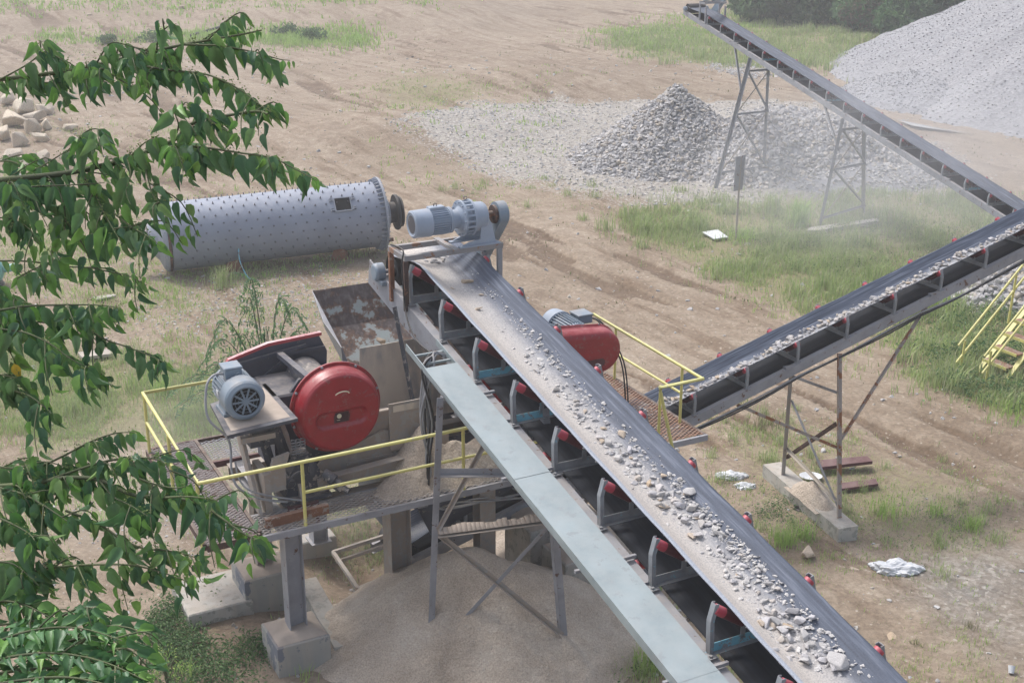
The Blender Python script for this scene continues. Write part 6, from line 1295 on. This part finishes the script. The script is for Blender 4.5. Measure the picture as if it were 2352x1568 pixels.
# wispy shrub behind the crusher: arching fronds with many leaflets
def fronds(label, px, py, specs, leaf, mat, name='shrub'):
    p = gp(px, py); t_ = thing(name, label, 'shrub', p, 'W'); Ps = []; Ds = []; Ns = []; Ss = []
    mb = MB()
    for (dx, dy, h, drop) in specs:
        pts = smooth([(0, 0, -.1), (dx*.35, dy*.35, h*.65), (dx*.75, dy*.75, h), (dx*1.1, dy*1.1, h-drop)], 7); mb.tube([Vector(p)+q for q in pts], .022, 5, taper=.25)
        for i in range(5, len(pts), 2):
            for sd in (-1, 1):
                q = pts[i]; d = (pts[min(i+1, len(pts)-1)]-pts[i-1]).normalized(); x = d.cross(Vector((0, 0, 1))).normalized()*sd
                L = R.uniform(.25, .5); n_ = 8
                for k in range(2, n_, 2):
                    c = q+(x*.8+d*.45-Vector((0, 0, .25*k/n_)))*L*(k+1)/n_
                    for s2 in (-1, 1): Ps.append(c); Ds.append(d*s2*.8+x*.4+Vector((0, 0, -.2))); Ns.append(Vector((R.gauss(0, .3), R.gauss(0, .3)-.2, 1))); Ss.append(leaf*R.uniform(.7, 1.2))
    mb.build('stems', 'bark', t_)
    ob = leaf_mesh('foliage', np.array([tuple(q) for q in Ps]), np.array([tuple(q) for q in Ds]), np.array([tuple(q) for q in Ns]), np.array(Ss), mat); ob.parent = t_
fronds('wispy feathery-leaved shrub growing between the mill drum and the left crusher', 620, 960, [(-1.1, -.3, 2.5, .7), (-.2, -.2, 3.4, .2), (.5, .1, 2.9, .3), (-.7, .3, 2.0, .6), (1.0, -.2, 2.2, .5), (-1.5, -.2, 1.4, .5), (.2, -.5, 2.3, .5), (-.4, .2, 2.9, .5), (-1.7, -.6, .9, .3), (.8, .3, 2.6, .4), (-.9, -.5, 1.7, .4), (0, 0, 1.9, .2), (-1.3, .2, 1.9, .5), (.4, -.4, 1.6, .3), (-2., 0, 1.1, .4)], .085, 'leaf_shrub')
fronds('small feathery seedling at the bottom left under the branches', 385, 1568, [(-.1, 0, .4, .1), (.15, .1, .35, .1), (0, -.1, .3, .05)], .03, 'grass_lime')
# ------------------------------------------------------------------ the leafy tree hanging in from the left
tree = thing('tree', 'leafy tree reaching in from the left with drooping heart-shaped leaves', 'tree', (-4.6, 5.6, -.5), 'W')
mb = MB(); mb.tube(smooth([(-4.6, 5.6, -.8), (-4.55, 5.6, 3), (-4.3, 5.5, 6.2), (-3.9, 5.4, 8.6), (-3.5, 5.3, 10.6)], 6), .19, 14, taper=.4); trunk = mb.build('trunk', 'bark', tree)
def branch(pts, dep, r=.010, ls=.10, dens=1., young=.25, start=0., flowers=.5, mat='leaf_dark', hang=1., round_=False):
    """pts: pixel path of the twig at depth dep, leaves alternate and droop"""
    P_ = []
    for i, q in enumerate(pts):
        dd = dep[0]+(dep[1]-dep[0])*i/(len(pts)-1); rr = ray(*q); k = dd/(rr[1]*math.cos(PITCH)-rr[2]*math.sin(PITCH)); P_.append(Vector((rr[0]*k, rr[1]*k, CAMH+rr[2]*k)))
    r *= .7; ls *= .86; P_ = smooth(P_, 8); mb = MB(); mb.tube(P_, r, 6, taper=.3); mbt = mb
    L = sum((P_[i+1]-P_[i]).length for i in range(len(P_)-1)); n = max(4, int(L/.034*dens)); Ps = []; Ds = []; Ns = []; Ss = []; MI = []
    FP = []
    for k in range(n):
        u = start+(1-start)*(k+R.random()*.7)/n; f = min(u, .999)*(len(P_)-1); i = int(f); p = P_[i].lerp(P_[i+1], f-i); d = (P_[i+1]-P_[i]).normalized()
        sd = 1 if k % 2 else -1; x = d.cross(Vector((0, 0, 1)))
        if x.length < .1: x = Vector((1, 0, 0))
        x = x.normalized()*sd; st_ = p+(x*.5+d*.4+Vector((0, 0, -.1)))*R.uniform(.012, .035)
        if round_: D_ = x*.7+d*.8+Vector((R.gauss(0, .3), R.gauss(0, .3), -.25+R.gauss(0, .25))); Nn = Vector((R.gauss(0, .35), -.5+R.gauss(0, .3), 1))
        else: D_ = Vector((0, 0, -1.0*hang))+d*R.uniform(.1, .6)+x*R.uniform(.0, .55)+Vector((R.gauss(0, .18), R.gauss(0, .18), 0)); Nn = Vector((R.gauss(0, .45), -1+R.gauss(0, .35), .35))+x*.35
        Ps.append(st_); Ds.append(D_); Ns.append(Nn); tipf = max(0, (u-.72)/.28); Ss.append(ls*R.uniform(.45, 1.2)*(1-.6*tipf)*(.8 if u < .15 else 1)); MI.append(1 if R.random() < young*tipf*2.4+.06 else 0)
        if R.random() < flowers*.7: FP.append(p+Vector((0, 0, .005)))
    # short side twigs carrying more leaves
    if start == 0. and dens > .5:
        k = 0; acc_ = 0
        for i in range(2, len(P_)-2):
            acc_ += (P_[i]-P_[i-1]).length
            if acc_ < .10: continue
            acc_ = 0
            if R.random() < .35: continue
            d = (P_[i+1]-P_[i]).normalized(); x = d.cross(Vector((0, 0, 1))).normalized()*R.choice((-1, 1)); Lt = R.uniform(.08, .22)*(1-.5*i/len(P_)); q0 = P_[i]; q1 = q0+(d*.6+x*.6+Vector((0, 0, R.uniform(-.5, .35))))*Lt; q2 = q1+(d*.5+x*.3+Vector((0, 0, -.6)))*Lt*.8
            tw = smooth([q0, q1, q2], 4); mbt.tube(tw, .0035, 5, taper=.4); m_l = int(Lt*2/.027)
            for j in range(m_l):
                f = (j+.5)/m_l*(len(tw)-1); ii = min(int(f), len(tw)-2); p = tw[ii].lerp(tw[ii+1], f-ii); s_d = 1 if j % 2 else -1; dd = (tw[ii+1]-tw[ii]).normalized(); xx = dd.cross(Vector((0, 0, 1))); xx = (xx.normalized() if xx.length > .05 else x)*s_d
                Ps.append(p+xx*.015); Ds.append(Vector((0, 0, -.75))+dd*R.uniform(.2, .9)+xx*R.uniform(.1, .9)+Vector((R.gauss(0, .25), R.gauss(0, .25), R.gauss(0, .25)))); Ns.append(Vector((R.gauss(0, .7), -1+R.gauss(0, .5), .5+R.gauss(0, .4)))); Ss.append(ls*R.uniform(.45, 1.0)*(1-.3*j/m_l)); MI.append(1 if R.random() < .12+.35*(j/m_l) else 0)
                if R.random() < .12: FP.append(p)
    arr = lambda Q: np.array([tuple(q) for q in Q])
    ob = leaf_mesh('leaves', arr(Ps), arr(Ds), arr(Ns), np.array(Ss), [mat, 'leaf_young'], mi=MI); br = mbt.build('branch', 'bark', tree); ob.parent = br
    if FP and not round_:
        F_ = []
        for p in FP:
            for k in range(7): F_.append(p+Vector((R.gauss(0, .009), R.gauss(0, .009), R.gauss(.004, .010))))
        ob = scatter_stones('flower_cluster', arr(F_), np.full(len(F_), .0033), 'flower', 0, flat=1, label=None, kind='stuff')
        ob.parent = br
BRS = [
 ([(-120, 200), (0, 183), (146, 165), (256, 141), (340, 121), (421, 103), (476, 93), (557, 79), (600, 70)], (5.6, 4.9), .016, .10, .8),
 ([(256, 141), (330, 152), (385, 161), (476, 172), (549, 205), (590, 235), (622, 258)], (5.3, 4.8), .008, .105, 1.25),
 ([(421, 103), (470, 104), (513, 106), (586, 121), (640, 136), (666, 139)], (5.1, 4.9), .007, .105, 1.25),
 ([(359, 121), (366, 84), (385, 62), (405, 55)], (5.1, 5.0), .006, .085, 1.2), ([(476, 93), (500, 70), (515, 52), (531, 44)], (5., 4.9), .005, .08, 1.2),
 ([(146, 165), (205, 178), (249, 190)], (5.3, 5.2), .006, .10, 1.2), ([(146, 165), (200, 154), (235, 158), (270, 180), (304, 198)], (5.3, 5.1), .006, .10, 1.3), ([(0, 183), (60, 150), (105, 118), (130, 130), (160, 150)], (5.5, 5.3), .006, .11, 1.4), ([(220, 150), (240, 115), (262, 98), (310, 110), (340, 128)], (5.2, 5.1), .006, .10, 1.3), ([(-40, 190), (40, 178), (100, 190), (140, 190)], (5.6, 5.4), .006, .10, 1.3),
 ([(-120, 430), (0, 414), (110, 403), (183, 392), (293, 366), (348, 344), (399, 322), (439, 286), (476, 271), (513, 267), (586, 256), (615, 262)], (5.3, 4.8), .020, .10, .9),
 ([(348, 344), (410, 336), (476, 340), (549, 351), (622, 362), (677, 388), (729, 415)], (5., 4.6), .008, .12, 1.3), ([(399, 322), (410, 290), (402, 262), (398, 250)], (4.9, 4.8), .006, .12, 1.2), ([(476, 271), (500, 290), (520, 300), (535, 310)], (4.9, 4.8), .005, .09, 1.4),
 ([(220, 384), (200, 340), (188, 312), (220, 296), (256, 318)], (5.1, 5.0), .007, .12, 1.4), ([(293, 366), (330, 330), (365, 310)], (5., 4.9), .006, .11, 1.4), ([(183, 392), (215, 440), (240, 490), (262, 530), (280, 560)], (5.1, 4.9), .007, .13, 1.5), ([(110, 403), (140, 450), (150, 500), (145, 550)], (5.2, 5.1), .007, .13, 1.5), ([(330, 366), (340, 410), (352, 450), (372, 470)], (5., 4.9), .006, .11, 1.5),
 ([(20, 412), (40, 460), (35, 500), (20, 540)], (5.4, 5.3), .007, .12, 1.5), ([(262, 490), (300, 520), (335, 540), (370, 565)], (5.0, 4.8), .006, .09, 1.6), ([(293, 366), (300, 400), (290, 440), (300, 470)], (5., 4.9), .006, .12, 1.4), ([(60, 400), (100, 380), (150, 350), (180, 345)], (5.3, 5.2), .006, .11, 1.4), ([(-40, 440), (60, 430), (160, 425), (240, 420)], (5.2, 5.), .007, .13, 1.5), ([(-60, 380), (20, 370), (70, 395), (110, 420)], (5.5, 5.3), .006, .11, 1.4),
 ([(-80, 520), (0, 500), (60, 520), (90, 560)], (5.4, 5.3), .006, .11, 1.4), ([(-60, 600), (60, 600), (146, 612), (205, 615), (249, 624), (293, 633), (337, 655)], (5.4, 5.1), .006, .09, 1.0), ([(40, 640), (70, 622), (120, 600), (140, 590)], (5.2, 5.1), .006, .11, 1.5), ([(-60, 640), (0, 660), (40, 690), (80, 700)], (5.2, 5.1), .006, .12, 1.4),
 ([(-60, 716), (0, 712), (59, 703), (146, 700), (205, 700), (252, 703), (278, 710)], (5.1, 4.8), .008, .11, 1.5), ([(103, 718), (176, 738), (234, 776), (293, 797), (352, 820), (378, 832)], (5., 4.8), .006, .105, 1.15), ([(-60, 740), (0, 755), (59, 764), (117, 791), (161, 823), (205, 845)], (5., 4.8), .007, .12, 1.3), ([(-60, 720), (20, 735), (90, 740), (150, 745)], (5.1, 5.), .007, .13, 1.5),
 ([(-60, 860), (0, 890), (59, 905), (103, 934), (118, 950)], (5., 4.8), .007, .12, 1.4), ([(-60, 850), (10, 862), (40, 868)], (5., 4.9), .006, .11, 1.4),
 ([(-100, 1120), (0, 1116), (87, 1108), (151, 1097), (227, 1101), (302, 1135), (378, 1142), (453, 1153), (510, 1190), (560, 1225), (604, 1245)], (4.9, 4.4), .014, .11, 1.3),
 ([(57, 1089), (151, 1044), (208, 1014), (264, 995), (315, 992)], (4.9, 4.7), .007, .09, 1.4), ([(113, 1101), (227, 1063), (302, 1052), (370, 1058), (400, 1100)], (4.8, 4.6), .008, .10, 1.5), ([(151, 1172), (227, 1203), (283, 1240), (332, 1259), (378, 1263), (415, 1270), (468, 1285)], (4.7, 4.5), .007, .11, 1.3),
 ([(-60, 1330), (30, 1320), (113, 1304), (189, 1297), (302, 1297), (378, 1316), (434, 1335)], (4.7, 4.4), .008, .105, 1.5), ([(-60, 1110), (40, 1130), (100, 1160), (160, 1200)], (4.8, 4.6), .008, .13, 1.5), ([(-60, 1060), (30, 1075), (100, 1060), (160, 1075)], (5., 4.8), .007, .11, 1.5), ([(227, 1101), (260, 1140), (300, 1160), (340, 1185)], (4.7, 4.5), .006, .12, 1.5), ([(302, 1090), (350, 1110), (400, 1120), (430, 1115)], (4.7, 4.5), .006, .10, 1.5), ([(-60, 1170), (0, 1190), (60, 1220), (80, 1240)], (4.7, 4.5), .007, .13, 1.5), ([(380, 1142), (430, 1140), (480, 1145), (500, 1150)], (4.5, 4.4), .006, .08, 1.6),
 ([(-60, 1300), (0, 1290), (40, 1300), (90, 1345)], (4.6, 4.5), .007, .12, 1.5), ([(60, 1380), (76, 1330), (110, 1290), (130, 1240)], (4.8, 4.7), .006, .09, 1.3), ([(-60, 1540), (0, 1463), (38, 1410), (76, 1372), (91, 1346)], (4.6, 4.7), .010, .05, .3)]
for pts, dep, r, ls, dn in BRS: branch(pts, dep, r, ls, dn)
for pts, dep, n_ in (([(-80, 1500), (0, 1470), (60, 1450), (130, 1440), (200, 1445), (280, 1470)], (4.3, 4.0), 2.0), ([(-60, 1530), (40, 1505), (140, 1500), (240, 1520), (330, 1560)], (4.2, 3.9), 2.2), ([(-60, 1580), (60, 1560), (160, 1555), (260, 1575), (350, 1600)], (4.1, 3.8), 2.2), ([(90, 1450), (150, 1410), (190, 1395), (230, 1400)], (4.3, 4.2), 1.3), ([(180, 1480), (240, 1440), (290, 1440), (320, 1450)], (4.2, 4.1), 1.6), ([(200, 1520), (270, 1490), (310, 1500), (345, 1540)], (4.1, 4.), 1.8), ([(-40, 1440), (30, 1430), (80, 1425)], (4.5, 4.4), 1.6), ([(-80, 1400), (0, 1380), (60, 1390), (120, 1420)], (4.6, 4.4), 2.2), ([(-80, 1350), (0, 1340), (70, 1350)], (4.7, 4.6), 2.2), ([(-60, 1480), (50, 1475), (150, 1480), (230, 1490)], (4.4, 4.2), 2.4), ([(-60, 1555), (80, 1535), (200, 1540), (300, 1580)], (4.2, 4.0), 2.4), ([(-60, 1600), (100, 1590), (220, 1600), (360, 1620)], (4.1, 3.9), 2.4), ([(100, 1500), (180, 1465), (240, 1470), (280, 1500)], (4.3, 4.2), 2.0)):
    branch(pts, dep, .008, .085, n_, mat='leaf_round', round_=True, young=.4)
mb = MB(); p_ = np.array([[0, 0, 0.]]) 
for px, py, dd, s in ((78, 1165, 4.7, .11), (32, 835, 4.9, .06)):
    rr = ray(px, py); k = dd/(rr[1]*math.cos(PITCH)-rr[2]*math.sin(PITCH)); P_ = np.array([[rr[0]*k, rr[1]*k, CAMH+rr[2]*k]])
    ob = leaf_mesh('yellow_leaf', P_, np.array([[.25, 0, -1.]]), np.array([[.3, -1, .2]]), np.array([s]), 'leaf_yellow'); ob.parent = tree; ob['label'] = 'yellowed dying leaf'
# parts of the tree were laid out in world space
for o in list(tree.children):
    if o.name.startswith('yellow_leaf'): o.location = (4.6, -5.6, .5)
for br in [o for o in tree.children if o.name.startswith('branch')]:
    for ch in br.children: ch.location = (4.6, -5.6, .5)
# ------------------------------------------------------------------ haze and drifting dust
def vol(name, dens, col, aniso=.3):
    m = bpy.data.materials.new(name); m.use_nodes = True; t = m.node_tree; t.nodes.remove(t.nodes['Principled BSDF']); v = t.nodes.new('ShaderNodeVolumePrincipled'); v.inputs['Density'].default_value = dens; v.inputs['Color'].default_value = (*col, 1); v.inputs['Anisotropy'].default_value = aniso
    t.links.new(v.outputs[0], t.nodes['Material Output'].inputs['Volume']); MATS[name] = m; return t, v
vol('haze_air', .0016, (.96, .97, 1.))
mb = MB(); mb.box(-120, 140, -6, 180, -3.2, 22); hz = mb.build('haze', 'haze_air'); tag(hz, 'thin pale dust haze hanging over the whole yard', None, kind='stuff')
def plume(name, c, r, dens, seed):
    t, v = vol(name+'_air', dens, (.97, .97, 1.)); tc = t.nodes.new('ShaderNodeTexCoord'); ln = t.nodes.new('ShaderNodeVectorMath'); ln.operation = 'LENGTH'; t.links.new(tc.outputs['Object'], ln.inputs[0])
    f = ramp(t, ln.outputs['Value'], [(0., 1.), (.45, .55), (1., 0.)], 'EASE'); n = t.nodes.new('ShaderNodeTexNoise'); n.inputs['Scale'].default_value = 1.7; n.inputs['Detail'].default_value = 2; t.links.new(tc.outputs['Object'], n.inputs['Vector'])
    t.links.new(math_(t, 'MULTIPLY', math_(t, 'MULTIPLY', f, ramp(t, n.outputs['Fac'], [(.35, .15), (.65, 1.)])), dens), v.inputs['Density'])
    v_, f_ = ico(2); mb = MB(); mb.add([tuple(q) for q in v_], [list(q) for q in f_]); o = mb.build(name, name+'_air', off=(0, 0, 0)); o.location = c; o.scale = r; return o
tag(plume('dust_cloud', (13.0, 42.0, 1.6), (9.5, 6.5, 4.6), .15, 1), 'pale dust drifting off the lower part of the far conveyor', None, kind='stuff')
x, y = P2W(5.0, 20.5); tag(plume('dust_cloud', (x, y, 1.0), (4.5, 3.5, 2.3), .10, 2), 'faint dust drifting behind the left crusher', None, kind='stuff')
